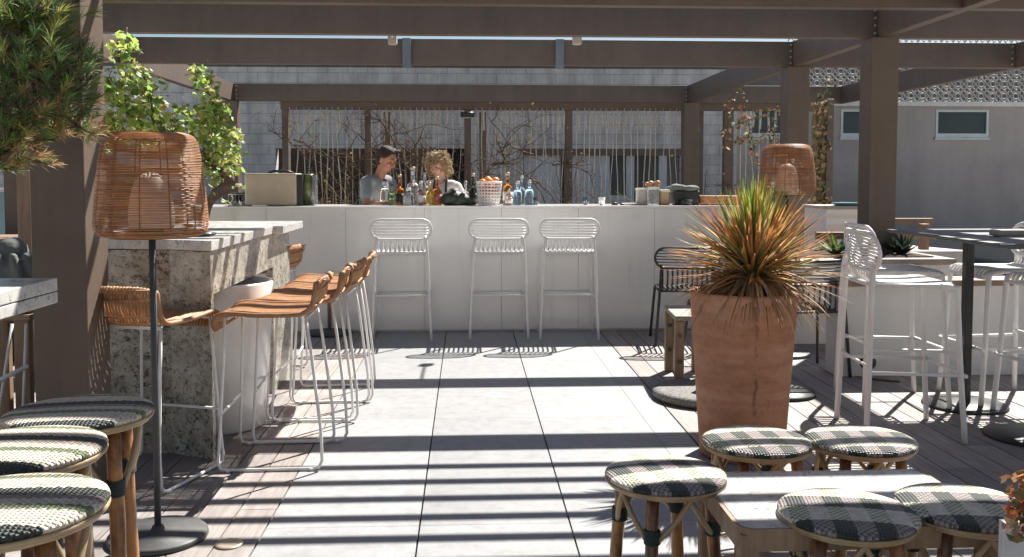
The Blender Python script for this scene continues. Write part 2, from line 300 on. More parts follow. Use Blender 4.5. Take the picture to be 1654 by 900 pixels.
# ------------------------------------------------------------------ mesh builder
class MB:
    def __init__(s): s.v = []; s.f = []; s.sm = []; s.mi = []; s.c = []; s.cur = (1, 1, 1)
    def add(s, verts, faces, smooth=False, mi=0, cols=None):
        o = len(s.v); s.v.extend([tuple(v) for v in verts])
        s.c.extend(cols if cols else [s.cur] * len(verts))
        for f in faces: s.f.append(tuple(i + o for i in f)); s.sm.append(smooth); s.mi.append(mi)
    def box(s, x0, x1, y0, y1, z0, z1, mi=0):
        v = [(x, y, z) for z in (z0, z1) for y in (y0, y1) for x in (x0, x1)]
        s.add(v, [(0, 2, 3, 1), (4, 5, 7, 6), (0, 1, 5, 4), (2, 6, 7, 3), (0, 4, 6, 2), (1, 3, 7, 5)], False, mi); return s
    def bar(s, p0, p1, wx, wy, up=Vector((0, 0, 1)), mi=0):
        p0, p1 = Vector(p0), Vector(p1); d = (p1 - p0).normalized()
        a = d.cross(up)
        if a.length < 1e-3: a = d.cross(Vector((0, 1, 0)))
        a.normalize(); b = a.cross(d)
        v = []
        for p in (p0, p1):
            for (i, j) in ((-1, -1), (1, -1), (1, 1), (-1, 1)): v.append(p + a * i * wx / 2 + b * j * wy / 2)
        s.add(v, [(3, 2, 1, 0), (4, 5, 6, 7), (0, 1, 5, 4), (1, 2, 6, 5), (2, 3, 7, 6), (3, 0, 4, 7)], False, mi); return s
    def tube(s, pts, r, n=8, closed=False, mi=0, flat=None, cols=None):
        pts = [Vector(p) for p in pts]; N = len(pts)
        rr = r if isinstance(r, (list, tuple)) else [r] * N
        T = []
        for i in range(N):
            a = pts[(i - 1) % N] if (closed or i > 0) else pts[i]; b = pts[(i + 1) % N] if (closed or i < N - 1) else pts[i]
            t = b - a
            T.append(t.normalized() if t.length > 1e-9 else Vector((0, 0, 1)))
        ref = Vector((0, 0, 1)) if abs(T[0].z) < 0.9 else Vector((1, 0, 0))
        u = T[0].cross(ref).normalized(); V = []; CC = []
        for i in range(N):
            if i: 
                u = u - T[i] * u.dot(T[i])
                if u.length < 1e-6: u = T[i].cross(ref)
                u.normalize()
            wv = T[i].cross(u)
            for k in range(n):
                a = 2 * math.pi * k / n
                V.append(pts[i] + (u * math.cos(a) + wv * math.sin(a) * (flat or 1)) * rr[i])
                if cols: CC.append(cols[i])
        F = []
        for i in range(N if closed else N - 1):
            j = (i + 1) % N
            for k in range(n): F.append((i * n + k, i * n + (k + 1) % n, j * n + (k + 1) % n, j * n + k))
        s.add(V, F, True, mi, CC or None)
        if not closed:
            o = len(s.v) - len(V)
            s.f.append(tuple(o + k for k in range(n))[::-1]); s.sm.append(False); s.mi.append(mi)
            s.f.append(tuple(o + (N - 1) * n + k for k in range(n))); s.sm.append(False); s.mi.append(mi)
        return s
    def lathe(s, prof, n=32, c=(0, 0, 0), mi=0, smooth=True, sx=1, sy=1):
        V = []; N = len(prof)
        for (r, z) in prof:
            for k in range(n):
                a = 2 * math.pi * k / n; V.append((c[0] + r * sx * math.cos(a), c[1] + r * sy * math.sin(a), c[2] + z))
        F = [(i * n + k, i * n + (k + 1) % n, (i + 1) * n + (k + 1) % n, (i + 1) * n + k) for i in range(N - 1) for k in range(n)]
        s.add(V, F, smooth, mi)
        o = len(s.v) - len(V)
        if prof[0][0] > 1e-4: s.f.append(tuple(o + k for k in range(n))[::-1]); s.sm.append(False); s.mi.append(mi)
        if prof[-1][0] > 1e-4: s.f.append(tuple(o + (N - 1) * n + k for k in range(n))); s.sm.append(False); s.mi.append(mi)
        return s
    def sphere(s, c, r, n=12, m=8, mi=0, rot=None):
        if not isinstance(r, (tuple, list)): r = (r, r, r)
        V = []; c = Vector(c)
        for i in range(m + 1):
            t = math.pi * i / m
            for k in range(n):
                a = 2 * math.pi * k / n
                p = Vector((r[0] * math.sin(t) * math.cos(a), r[1] * math.sin(t) * math.sin(a), -r[2] * math.cos(t)))
                if rot is not None: p = rot @ p
                V.append(c + p)
        F = [(i * n + k, i * n + (k + 1) % n, (i + 1) * n + (k + 1) % n, (i + 1) * n + k) for i in range(m) for k in range(n)]
        s.add(V, F, True, mi); return s
    def prism(s, poly, z0, z1, mi=0):
        n = len(poly); V = [(x, y, z0) for x, y in poly] + [(x, y, z1) for x, y in poly]
        F = [tuple(range(n))[::-1], tuple(range(n, 2 * n))] + [(k, (k + 1) % n, n + (k + 1) % n, n + k) for k in range(n)]
        s.add(V, F, False, mi); return s
    def capsule(s, p0, p1, r0, r1, n=14):
        p0, p1 = Vector(p0), Vector(p1); d = (p1 - p0); l = d.length; d.normalize()
        P = []; RR = []
        for a in (-85, -55, -25): P.append(p0 + d * r0 * math.sin(R(a))); RR.append(r0 * math.cos(R(a)))
        P.append(p0); RR.append(r0); P.append(p1); RR.append(r1)
        for a in (25, 55, 85): P.append(p1 + d * r1 * math.sin(R(a))); RR.append(r1 * math.cos(R(a)))
        return s.tube(P, RR, n)
    def build(s, name, mats, parent=None, bevel=0, loc=None, rotz=0, remesh=0, smooth=None, wn=False):
        me = bpy.data.meshes.new(name); me.from_pydata(s.v, [], s.f)
        if isinstance(mats, str): mats = [mats]
        for m in mats: me.materials.append(MATS[m])
        me.polygons.foreach_set('use_smooth', s.sm if smooth is None else [smooth] * len(s.f))
        me.polygons.foreach_set('material_index', s.mi)
        if any(c != (1, 1, 1) for c in s.c):
            ca = me.color_attributes.new('Col', 'FLOAT_COLOR', 'POINT')
            fl = []
            for c in s.c: fl.extend((*c, 1))
            ca.data.foreach_set('color', fl)
        me.update()
        o = bpy.data.objects.new(name, me); COL.objects.link(o)
        if parent: o.parent = parent
        if loc is not None: o.location = loc
        if rotz: o.rotation_euler.z = rotz
        if bevel:
            b = o.modifiers.new('b', 'BEVEL'); b.width = bevel; b.segments = 2; b.limit_method = 'ANGLE'; b.angle_limit = R(50)
        if remesh:
            rm = o.modifiers.new('r', 'REMESH'); rm.mode = 'VOXEL'; rm.voxel_size = remesh; rm.use_smooth_shade = True
            cs = o.modifiers.new('s', 'SMOOTH'); cs.iterations = 3; cs.factor = 0.5
            dg = bpy.context.evaluated_depsgraph_get(); nm = bpy.data.meshes.new_from_object(o.evaluated_get(dg))
            o.modifiers.clear(); o.data = nm; nm.polygons.foreach_set('use_smooth', [True] * len(nm.polygons))
            if not nm.materials: 
                for m in mats: nm.materials.append(MATS[m])
        return o
def tag(o, label=None, cat=None, group=None, kind=None):
    if label: o['label'] = label
    if cat: o['category'] = cat
    if group: o['group'] = group
    if kind: o['kind'] = kind
    return o
def thing(name, label, cat, loc=(0, 0, 0), rotz=0, group=None):
    o = bpy.data.objects.new(name, None); COL.objects.link(o); o.location = loc; o.rotation_euler = (0, 0, rotz)
    o.empty_display_size = 0.1
    return tag(o, label, cat, group)
def dup(root, loc, rotz, label=None, group=None):
    r = root.copy(); COL.objects.link(r); r.location = loc; r.rotation_euler = (0, 0, rotz)
    if label: r['label'] = label
    if group: r['group'] = group
    for ch in list(root.children):
        c = ch.copy(); COL.objects.link(c); c.parent = r
        for g in ch.children:
            d = g.copy(); COL.objects.link(d); d.parent = c
    return r
def struct(o): o['kind'] = 'structure'; return o
def rnd(a, b): return random.uniform(a, b)
def smoothline(pts, k=4, closed=False):
    pts = [Vector(p) for p in pts]; n = len(pts); out = []
    rng = range(n) if closed else range(n - 1)
    for i in rng:
        if closed: p = [pts[(i + j) % n] for j in (-1, 0, 1, 2)]
        else: p = [pts[max(i - 1, 0)], pts[i], pts[i + 1], pts[min(i + 2, n - 1)]]
        for q in range(k):
            t = q / k
            out.append(0.5 * ((2 * p[1]) + (-p[0] + p[2]) * t + (2 * p[0] - 5 * p[1] + 4 * p[2] - p[3]) * t * t + (-p[0] + 3 * p[1] - 3 * p[2] + p[3]) * t ** 3))
    if not closed: out.append(pts[-1])
    return out

# ------------------------------------------------------------------ ground
g = MB(); g.box(-400, 400, -400, 900, -0.6, -0.5); struct(g.build('ground', 'pale_paving'))
g = MB(); g.box(-9, 9, -6, 18.5, -0.30, -0.045); struct(g.build('terrace_slab', 'mud_gap'))
TX = [-0.785, -0.19, 0.402, 0.996, 1.172]
g = MB(); YB = [-6, -4.8, -3.1, -1.35, 0.31, 1.94, 3.59, 5.22, 6.85, 8.5, 8.9]
for i in range(4):
    off = 0
    for j in range(len(YB) - 1):
        gx = 0.0035 if i < 2 else (0.0035 if i == 2 else 0.001)
        x0 = TX[i] + (0.0035 if i in (1, 2) else 0.0012); x1 = TX[i + 1] - (0.0035 if i in (0, 1, 3) else 0.0012)
        g.box(x0, x1, YB[j] + .0009, YB[j + 1] - .0009, -0.044, 0)
struct(g.build('tile_floor', 'porcelain_tile'))
g = MB()
x = -0.785
while x > -7:
    x1 = x - 0.006; x0 = x - 0.151; ys = [-6, rnd(0, 2), rnd(3.5, 5.5), rnd(6.5, 9), 14]
    for a, b in zip(ys[:-1], ys[1:]): g.box(x0, x1, a + .002, b - .002, -0.03, 0.0)
    x -= 0.151
x = 1.172
while x < 8:
    x0 = x + 0.007; x1 = x + 0.15; ys = [-6, rnd(0, 2), rnd(3.5, 5.5), rnd(6.5, 9), 14]
    for a, b in zip(ys[:-1], ys[1:]): g.box(x0, x1, a + .002, b - .002, -0.03, 0.0)
    x += 0.15
struct(g.build('deck_boards', 'weathered_deck'))

# ------------------------------------------------------------------ pergola
DB, HB, TB = 2.58, 0.275, 0.10            # beam underside height, depth, thickness
Y0, Y1, Y2, Y3 = 6.58, 7.98, 10.08, 14.9
XR = AY(1416, 60, Y1).x + 0.05
XL = AY(377, 160, Y3).x - 0.05
XRR = AY(1640, 105, Y2).x + 0.05
print('XR', XR, 'XL', XL, 'XRR', XRR)
pg = thing('pergola', 'brown timber pergola with bolted beams on square posts over the terrace', 'pergola', (0, 0, 0))
def beam(x0, x1, y0, y1, z0=DB, z1=DB + HB, bolts=()):
    g = MB(); g.box(x0, x1, y0, y1, z0, z1); o = g.build('beam', 'beam_brown', pg, bevel=0.004)
    for (bx, by, bz, ax) in bolts:
        q = MB(); d = Vector(ax); q.tube([Vector((bx, by, bz)), Vector((bx, by, bz)) + d * 0.012], 0.011, 8); q.build('bolt', 'bolt_steel', o)
    return o
def boltcol(x, y, n=4): return [(x, y, DB + HB * (0.14 + 0.24 * k), (0, -1, 0)) for k in range(n)]
XPR = XR
# cross beams
beam(XL + .052, XR - .052, Y0, Y0 + TB); beam(XR + .052, XRR - .052, Y0, Y0 + TB)
beam(XL + .052, XR - .052, Y1, Y1 + TB, bolts=boltcol(XR - .068, Y1)); beam(XR + .052, XRR - .052, Y1, Y1 + TB)
beam(XL + .052, XR - .052, Y2, Y2 + TB, bolts=boltcol(XR - .07, Y2) + boltcol(XL + .09, Y2)); beam(XR + .052, XRR - .052, Y2, Y2 + TB, bolts=boltcol(XRR - .09, Y2))
beam(XL + .052, XR - .052, Y3, Y3 + TB, bolts=boltcol(XR - .08, Y3) + boltcol(XL + .10, Y3)); beam(XR + .052, XRR - .052, Y3, Y3 + TB)
# beams running away from the viewer
for X in (XL, XR, XRR):
    beam(X - .05, X + .05, -2.0, Y3 + TB + .05)
beam(XL + .052, XR - .052, 3.9, 4.0)
beam(XL + .052, XR - .052, -2.0, -1.9)
def post(x0, x1, y0, y1, z1=DB - 0.002):
    g = MB(); g.box(x0, x1, y0, y1, 0.0, z1); return g.build('post', 'beam_brown', pg, bevel=0.005)
for (Y) in (Y1, Y2, Y3):
    post(XR - .12, XR + .12, Y - .07, Y + .17)
post(XL - .12, XL + .12, Y3 - .07, Y3 + .17); post(XL - .12, XL + .12, Y1 - .07, Y1 + .17)
post(XRR - .12, XRR + .12, Y1 - .07, Y1 + .17)
p1a = AY(53, 500, 3.9); p1b = AY(141, 500, 3.9)
post(p1a.x, p1b.x, 3.9, 4.14, DB - .002)
# slat roof above the near bay
g = MB(); y = 4.336 + 0.7 * 2.79; k = 0
while y > -1.8:
    for (a, b) in ((XL + .055, XR - .055), (XR + .055, XRR - .055)):
        g.box(a, b, y - .022, y + .022, 2.765, 2.815)
    y -= 0.2195
g.build('slat_roof', 'beam_brown', pg)
# small steel hangers and spot fittings on the second beam
for px in (657, 904):
    p = AY(px, 84, Y2 - .03); g = MB(); g.box(p.x - .045, p.x + .045, Y2 - .055, Y2 - .003, DB - .03, DB + HB); g.build('steel_bracket', 'bracket_grey', pg, bevel=.003)
for px in (634, 932):
    p = AY(px, 66, Y1 + .6); g = MB(); g.box(p.x - .04, p.x + .04, Y1 + .56, Y1 + .64, p.z - .03, p.z + .04); g.box(p.x - .03, p.x + .03, Y1 + .57, Y1 + .63, p.z - .036, p.z - .031)
    g.box(p.x - .01, p.x + .01, Y1 + .11, Y1 + .6, p.z + .02, p.z + .03)
    g.build('spot_fitting', 'concrete_pale', pg, bevel=.004)

# ------------------------------------------------------------------ buildings behind
YB1 = 19.0
def bx(px): return AY(px, 250, YB1).x
def bz(py, Y=YB1): return AY(800, py, Y).z
bl = thing('block_building', 'grey concrete block building with dark openings behind the bar trellis', 'building', (0, YB1, 0))
def bpart(name, mat, boxes, parent=None, bevel=0):
    g = MB()
    for b in boxes: g.box(b[0], b[1], b[2] - YB1, b[3] - YB1, b[4], b[5])
    return g.build(name, mat, parent or bl, bevel=bevel)
zt, zl, zb = bz(103), bz(240), -0.5
xL, xa, xb_, xc, xd, xe = bx(-400), bx(445), bx(758), bx(845), bx(1112), bx(1190)
xw0, xw1 = bx(120), bx(238); zw1, zw0 = bz(266), bz(352)
bpart('wall', 'concrete_block', [(xL, xw0, YB1, YB1 + .3, zb, zt), (xw0, xw1, YB1, YB1 + .3, zw1, zt), (xw0, xw1, YB1, YB1 + .3, zb, zw0), (xw1, xa, YB1, YB1 + .3, zb, zt),
      (xa, xe, YB1, YB1 + .3, zl, zt), (xb_, xc, YB1, YB1 + .3, zb, zl), (xd, xe, YB1, YB1 + .3, zb, zl), (xa, xb_, YB1, YB1 + .3, zb, 0.25), (xc, xd, YB1, YB1 + .3, zb, 0.3)])
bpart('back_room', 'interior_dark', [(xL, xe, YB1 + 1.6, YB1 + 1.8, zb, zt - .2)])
bpart('coping', 'stucco_pale', [(xL, xe, YB1 - .05, YB1 + .35, zt + .003, zt + .09)], bevel=.01)
bpart('flashing', 'roof_dark', [(xL, xe, YB1 - .012, YB1 - .002, zt - .09, zt - .02)])
f = bpart('window', 'window_frame', [(xw0, xw1, YB1 - .02, YB1 + .05, zw1 - .12, zw1), (xw0, xw0 + .07, YB1 - .02, YB1 + .05, zw0, zw1 - .12)]); bpart('pane', 'pane_dark', [(xw0, xw1, YB1 + .1, YB1 + .12, zw0, zw1)], f)
# shuttered window unit on the right of the recess
def col_(p0, p1, mat, name, y=.1, z0=0.3, z1=None, par=None, d=.06): return bpart(name, mat, [(bx(p0), bx(p1), YB1 + y, YB1 + y + d, z0, (z1 or zl) - .002)], par)
col_(847, 906, 'blue_grey_frame', 'shutter'); col_(925, 972, 'blue_grey_frame', 'shutter', y=.14)
col_(700, 758, 'interior_dark', 'side_door', y=.3)
wu = bpart('window', 'blue_grey_frame', [(bx(972), bx(986), YB1 + .1, YB1 + .18, 0.3, bz(247)), (bx(1013), bx(1026), YB1 + .1, YB1 + .18, .3, bz(247)), (bx(1066), bx(1079), YB1 + .1, YB1 + .18, .3, bz(247)),
     (bx(1100), bx(1112), YB1 + .1, YB1 + .18, .3, bz(247)), (bx(972), bx(1112), YB1 + .1, YB1 + .18, bz(247) + .001, zl - .003), (bx(986) + .001, bx(1013) - .001, YB1 + .1, YB1 + .17, .3, bz(316))])
bpart('pane', 'pane_dark', [(bx(974), bx(1110), YB1 + .13, YB1 + .15, .32, bz(248))], wu)
bpart('lintel', 'beam_brown', [(xc, xd, YB1 + .01, YB1 + .09, zl - .14, zl - .004)])

YR = 20.0
rb = thing('stucco_building', 'grey pink stucco building with high windows and ornate lattice parapet', 'building', (0, YR, 0))
def rx(px): return AY(px, 250, YR).x
def rz(py): return AY(1450, py, YR).z
def rpart(name, mat, boxes, parent=None, bevel=0):
    g = MB()
    for b in boxes: g.box(b[0], b[1], b[2] - YR, b[3] - YR, b[4], b[5])
    return g.build(name, mat, parent or rb, bevel=bevel)
zc = rz(172); wins = [(1210, 1266), (1357, 1442), (1510, 1595), (1663, 1748)]
xs = rx(1178); boxes = []
z0w, z1w = rz(223), rz(177)
for (a, b) in wins:
    boxes.append((xs, rx(a), YR, YR + .3, z0w, z1w)); xs = rx(b)
boxes.append((xs, rx(2600), YR, YR + .3, z0w, z1w))
boxes.append((rx(1178), rx(2600), YR, YR + .3, -.5, z0w)); boxes.append((rx(1178), rx(2600), YR, YR + .3, z1w, zc - .002))
rpart('wall', 'stucco_pink', boxes)
rpart('cornice', 'stucco_pale', [(rx(1178), rx(2600), YR - .10, YR + .35, zc, zc + .10)], bevel=.01)
rpart('roof', 'roof_dark', [(rx(1178), rx(2600), YR + 1.4, YR + 1.5, zc + .102, rz(66))])
for (a, b) in wins:
    X0, X1 = rx(a), rx(b)
    f = rpart('window', 'window_frame', [(X0, X0 + .05, YR - .015, YR + .06, z0w, z1w), (X1 - .05, X1, YR - .015, YR + .06, z0w, z1w), (X0 + .051, X1 - .051, YR - .015, YR + .06, z1w - .05, z1w), (X0 + .051, X1 - .051, YR - .015, YR + .06, z0w, z0w + .10)])
    rpart('pane', 'pane_dark', [(X0 + .03, X1 - .03, YR + .02, YR + .035, z0w + .05, z1w - .03)], f)
    rpart('sill', 'window_frame', [(X0 - .03, X1 + .03, YR - .05, YR - .017, z0w - .04, z0w)], f)
# ornate lattice
g = MB(); cell = 0.262; x0 = rx(1270); zt0 = zc + .10; nz = 6; nx = 30
for i in range(nx):
    for j in range(nz):
        cxx = x0 + (i + .5) * cell; czz = zt0 + (j + .5) * cell
        g.tube([(cxx + .062 * math.cos(a * math.pi / 6), 0, czz + .062 * math.sin(a * math.pi / 6)) for a in range(12)], .013, 4, closed=True)
        for (sx, sz) in ((1, 1), (1, -1), (-1, 1), (-1, -1)):
            g.tube([(cxx + sx * .045, 0, czz + sz * .045), (cxx + sx * cell / 2, 0, czz + sz * cell / 2)], .014, 4)
        h = cell / 2
        g.tube([(cxx - h, 0, czz), (cxx, 0, czz + h), (cxx + h, 0, czz), (cxx, 0, czz - h)], .016, 4, closed=True)
g.build('lattice_parapet', 'lace_white', rb)

# low structures between pergola and stucco building (right)
p = AY(1500, 413, 11.0)
g = MB(); g.box(AY(1440, 400, 13).x, AY(2300, 400, 13).x, 13, 13.12, -.5, AY(1500, 372, 13).z); o = g.build('boundary_wall', 'navy_glass'); tag(o, 'dark navy glazed boundary panel behind the right planter and high tables', 'wall')
g = MB(); g.prism([(AY(1440, 405, 12).x, 11.6), (AY(1535, 418, 12).x + .1, 11.6), (AY(1500, 418, 12).x, 12.9), (AY(1440, 405, 12).x, 12.9)], -.5, AY(1480, 402, 12).z)
o = g.build('concrete_ledge', 'concrete_pale', bevel=.01); tag(o, 'pale concrete ledge in front of the dark navy panel', 'ledge')

# ------------------------------------------------------------------ left backdrop
gl = thing('glass_balustrade', 'teal glass balustrade with pale rail at the left edge behind the pine', 'railing', (0, 10.5, 0))
a = AY(-260, 300, 10.5).x; b = AY(30, 300, 10.5).x; zt2 = AY(0, 306, 10.5).z
g = MB(); g.box(a, b, -.01, .01, .55, zt2 - .03); g.build('pane', 'teal_glass', gl)
g = MB(); g.box(a, b, -.03, .03, zt2 - .028, zt2 + .012); g.build('rail', 'stucco_pale', gl, bevel=.005)
g = MB(); g.box(a, b, -.09, .09, 0, .549); g.build('base_wall', 'interior_dark', gl)
g = MB(); q0 = AY(27, 330, 6.2).x; q1 = AY(49, 330, 6.2).x; g.box(q0, q1, 6.2, 6.32, 0, AY(38, 275, 6.2).z)
o = g.build('short_post', 'teak_brown', bevel=.006); tag(o, 'short brown post standing left of the big shaded pergola post', 'post')

sc_ = thing('timber_cabinet', 'dark brown timber cabinet behind the bench at the left edge', 'cabinet', (0, 0, 0))
g = MB(); za = AY(20, 392, 7.0).z; g.box(AY(-300, 400, 7.0).x, AY(60, 400, 7).x, 7.0, 7.5, 0, za); g.build('body', 'interior_dark', sc_, bevel=.005)
g = MB(); g.box(AY(-300, 400, 7.0).x, AY(60, 400, 7).x + .02, 6.98, 7.52, za + .001, za + .03); g.build('top', 'teak_brown', sc_, bevel=.004)
# ------------------------------------------------------------------ rope trellis behind the bar
YT = 15.4
tr = thing('rope_trellis', 'brown framed screen strung with pale ropes behind the bar', 'trellis', (0, YT, 0))
zb1, zb0 = AY(800, 164, YT).z, AY(800, 178, YT).z
def tx(px): return AY(px, 250, YT).x
g = MB(); g.box(tx(455), tx(1330), -.06, .06, zb0, zb1); g.build('top_rail', 'beam_brown', tr, bevel=.005)
for (a, b, dy) in ((457, 467, 0), (590, 600, 0), (616, 627, .5), (750, 761, .0), (775, 786, .5), (912, 924, 0), (1127, 1137, .1), (1168, 1183, 0)):
    g = MB(); g.box(tx(a), tx(b), dy - .06, dy + .06, -.04, zb0 - .002); g.build('post', 'beam_brown', tr, bevel=.005)
g = MB(); g.box(tx(455), tx(1330), -.02, .04, .30, .36); g.build('bottom_rail', 'teak_brown', tr)
px = 470; nr = 0
while px < 1275 and nr < 98:
    if not any(a - 2 < px < b + 2 for a, b in ((588, 602), (750, 761), (912, 924), (1133, 1185))):
        X = tx(px); g = MB(); sway = rnd(-.03, .03)
        pts = [(X, -.075, zb0 + .03)] + [(X + sway * math.sin(k * .9) + rnd(-.006, .006), -.075 + rnd(-.004, .004), zb0 - (zb0 - .33) * k / 8) for k in range(1, 9)]
        g.tube(pts, rnd(.006, .010), 5); nr += 1
        X2 = X + .02
        g.tube([(X2, -.08, zb0 - .01), (X2 + rnd(-.02, .02), -.08, zb0 - rnd(.22, .36))], .017, 5)
        g.build('rope', 'rope', tr)
    px += rnd(7.5, 12.5)
# bare climbing vine on the trellis
g = MB(); lf = MB()
def twig(p, d, l, r, depth):
    pts = [Vector(p)]; n = max(3, int(l / .09)); d = Vector(d)
    for k in range(n):
        d = (d + Vector((rnd(-.45, .45), 0, rnd(-.35, .4)))).normalized(); pts.append(pts[-1] + d * l / n)
        pts[-1].y = YT - .12 + rnd(-.04, .03)
        if pts[-1].z > zb1 + .05: d.z = -abs(d.z)
    g.tube(pts, [r * (1 - .6 * i / n) for i in range(n + 1)], 5)
    if depth > 0:
        for _ in range(random.randint(2, 4)):
            i = random.randint(1, n); twig(pts[i], (rnd(-1, 1), 0, rnd(-.3, 1)), l * rnd(.35, .65), r * .55, depth - 1)
    elif random.random() < .12:
        q = pts[-1]; s = rnd(.02, .04); cc = random.choice([(.35, .30, .12), (.22, .28, .10), (.45, .30, .15)])
        lf.add([q, q + Vector((s, .01, s * .3)), q + Vector((s * 1.2, 0, s)), q + Vector((0, -.01, s))], [(0, 1, 2, 3)], cols=[cc] * 4)
for px in (478, 520, 548, 575, 640, 668, 700, 735, 800, 832, 870, 905, 940, 985, 1050, 1105):
    for rep in range(1):
        twig((tx(px + rnd(-12, 12)), YT - .12, .2), (rnd(-.3, .3), 0, 1), rnd(1.4, 2.1) if px < 930 else rnd(.9, 1.6), rnd(.010, .017), 3 if px < 930 else 2)
pale = MB(); gk = g; g = pale
for k in range(60):
    px = random.choice([rnd(472, 590), rnd(600, 750), rnd(845, 1110)]); X = tx(px); z = rnd(.2, .9)
    twig((X, YT - .14, z), (rnd(-1, 1), 0, rnd(-.2, 1)), rnd(.4, 1.0), rnd(.006, .011), 1)
g = gk
for k in range(26):
    px = random.choice([rnd(472, 590), rnd(600, 750), rnd(790, 920)]); twig((tx(px), YT - .12, rnd(1.2, 2.0)), (rnd(-1, 1), 0, rnd(-.1, 1)), rnd(.5, 1.0), rnd(.010, .018), 2)
vn = thing('climbing_vine', 'bare brown climbing vine tangled over the rope trellis', 'vine', (0, 0, 0))
g.build('stem', 'twig', vn); pale.build('dry_twigs', 'dry_vine', vn); lf.build('leaves', 'dry_leaf', vn)
# thick pale vine column at the right end
vc = thing('dry_vine_column', 'thick column of dry pale vine stems beside the right pergola bay', 'vine', (0, 0, 0))
YV = 12.5; g = MB(); lf = MB()
vx0, vx1 = AY(1313, 250, YV).x, AY(1335, 250, YV).x; vzt = AY(1320, 165, YV).z
for k in range(46):
    X = rnd(vx0, vx1); pts = []
    for q in range(12): pts.append((min(max(X + rnd(-.035, .035), vx0), vx1), YV + rnd(-.06, .06), q / 11 * (vzt - rnd(0, .1))))
    g.tube(smoothline(pts, 2), rnd(.006, .013), 5)
for k in range(260):
    q = Vector((rnd(vx0 - .04, vx1 + .03), YV - .08 + rnd(-.05, .05), rnd(.8, vzt + .03))); s = rnd(.02, .05)
    cc = random.choice([(.40, .30, .16), (.30, .20, .10), (.16, .20, .07), (.48, .38, .22)])
    e1 = Vector((rnd(-1, 1), rnd(-1, 1), rnd(-1, 1))).normalized() * s; e2 = e1.cross(Vector((rnd(-1, 1), 1, rnd(-1, 1)))).normalized() * s * .7
    lf.add([q - e1, q - e2, q + e1, q + e2], [(0, 1, 2, 3)], cols=[cc] * 4)
g.build('stem', 'dry_vine', vc); lf.build('leaves', 'dry_leaf', vc)
q0 = AY(1336, 200, 12.4).x; g = MB(); g.box(q0, AY(1347, 200, 12.4).x, 12.4, 12.5, 0, AY(1340, 160, 12.4).z)
tag(g.build('thin_post', 'beam_brown', bevel=.004), 'thin grey brown post right beside the pale vine column', 'post')
# leafy sprays in the right bay
vs = thing('trailing_creeper', 'dark leafy creeper trailing from the beam above the far rattan lamp', 'creeper', (0, 0, 0))
g = MB(); lf = MB(); YS = 13.2
for (p, q_, n_) in (((1165, 205), (1265, 178), 26), ((1180, 225), (1250, 215), 22), ((1195, 150), (1215, 215), 14), ((1215, 235), (1245, 320), 18), ((1320, 165), (1345, 130), 14), ((1245, 190), (1262, 250), 10), ((1180, 160), (1172, 240), 12)):
    A = AY(*p, YS); B = AY(*q_, YS); pts = [A.lerp(B, k / 8) + Vector((rnd(-.04, .04), rnd(-.05, .05), rnd(-.05, .05))) for k in range(9)]
    g.tube(pts, .007, 5)
    for _ in range(int(n_ * 2.2)):
        c = random.choice(pts) + Vector((rnd(-.07, .07), rnd(-.06, .06), rnd(-.08, .08))); s = rnd(.02, .045)
        e1 = Vector((rnd(-1, 1), rnd(-1, 1), rnd(-1, 1))).normalized() * s; e2 = e1.cross(Vector((rnd(-1, 1), 1, rnd(-1, 1)))).normalized() * s * .7
        cc = random.choice([(.07, .09, .04), (.12, .10, .05), (.30, .12, .06), (.10, .14, .05), (.36, .24, .13)])
        lf.add([c - e1, c - e2, c + e1, c + e2], [(0, 1, 2, 3)], cols=[cc] * 4)
g.build('stem', 'twig', vs); lf.build('leaves', 'dry_leaf', vs)
# round lamp on the trellis
wl = thing('bulkhead_light', 'black round bulkhead light fixed high on the trellis post', 'light', tuple(AY(755, 186, YT - .15)))
g = MB(); g.lathe([(.05, .045), (.11, .045), (.115, .02), (.115, -.02), (.10, -.035), (.0, -.035)][::-1], 24); g.box(-.03, .03, .0, .1, -.01, .03); g.build('housing', 'black_plastic', wl)
g = MB(); g.lathe([(.0, -.05), (.06, -.05), (.085, -.036)], 24); g.build('lens', 'stucco_pale', wl)

# ------------------------------------------------------------------ bar
YBAR = 8.2; BH = AY(800, 333, YBAR).z
bar = thing('bar_counter', 'long white panelled bar counter below the pergola', 'bar', (0, YBAR, 0))
xs0 = AY(225, 400, YBAR).x; xs1 = AY(1235, 400, YBAR).x
jn = [xs0] + [AY(px, 430, YBAR).x for px in (305, 431, 559, 686, 810, 934, 1057, 1180)] + [xs1]
print('bar h', BH, 'panel w', jn[2] - jn[1])
for a, b in zip(jn[:-1], jn[1:]):
    g = MB(); g.box(a + .0012, b - .0012, 0, .02, .02, BH - .022); g.build('front_panel', 'bar_panel', bar, bevel=.001)
g = MB(); g.box(xs0 + .01, xs1 - .01, .021, .60, 0, BH - .05); g.build('carcass', 'white_render', bar)
g = MB(); g.box(xs0 - .01, xs1 + .01, -.008, .66, BH - .021, BH); g.build('worktop', 'white_panel', bar, bevel=.002)
g = MB(); g.box(xs0 + .02, xs1 - .02, .03, .04, 0.001, .0195); g.build('plinth', 'mud_gap', bar)

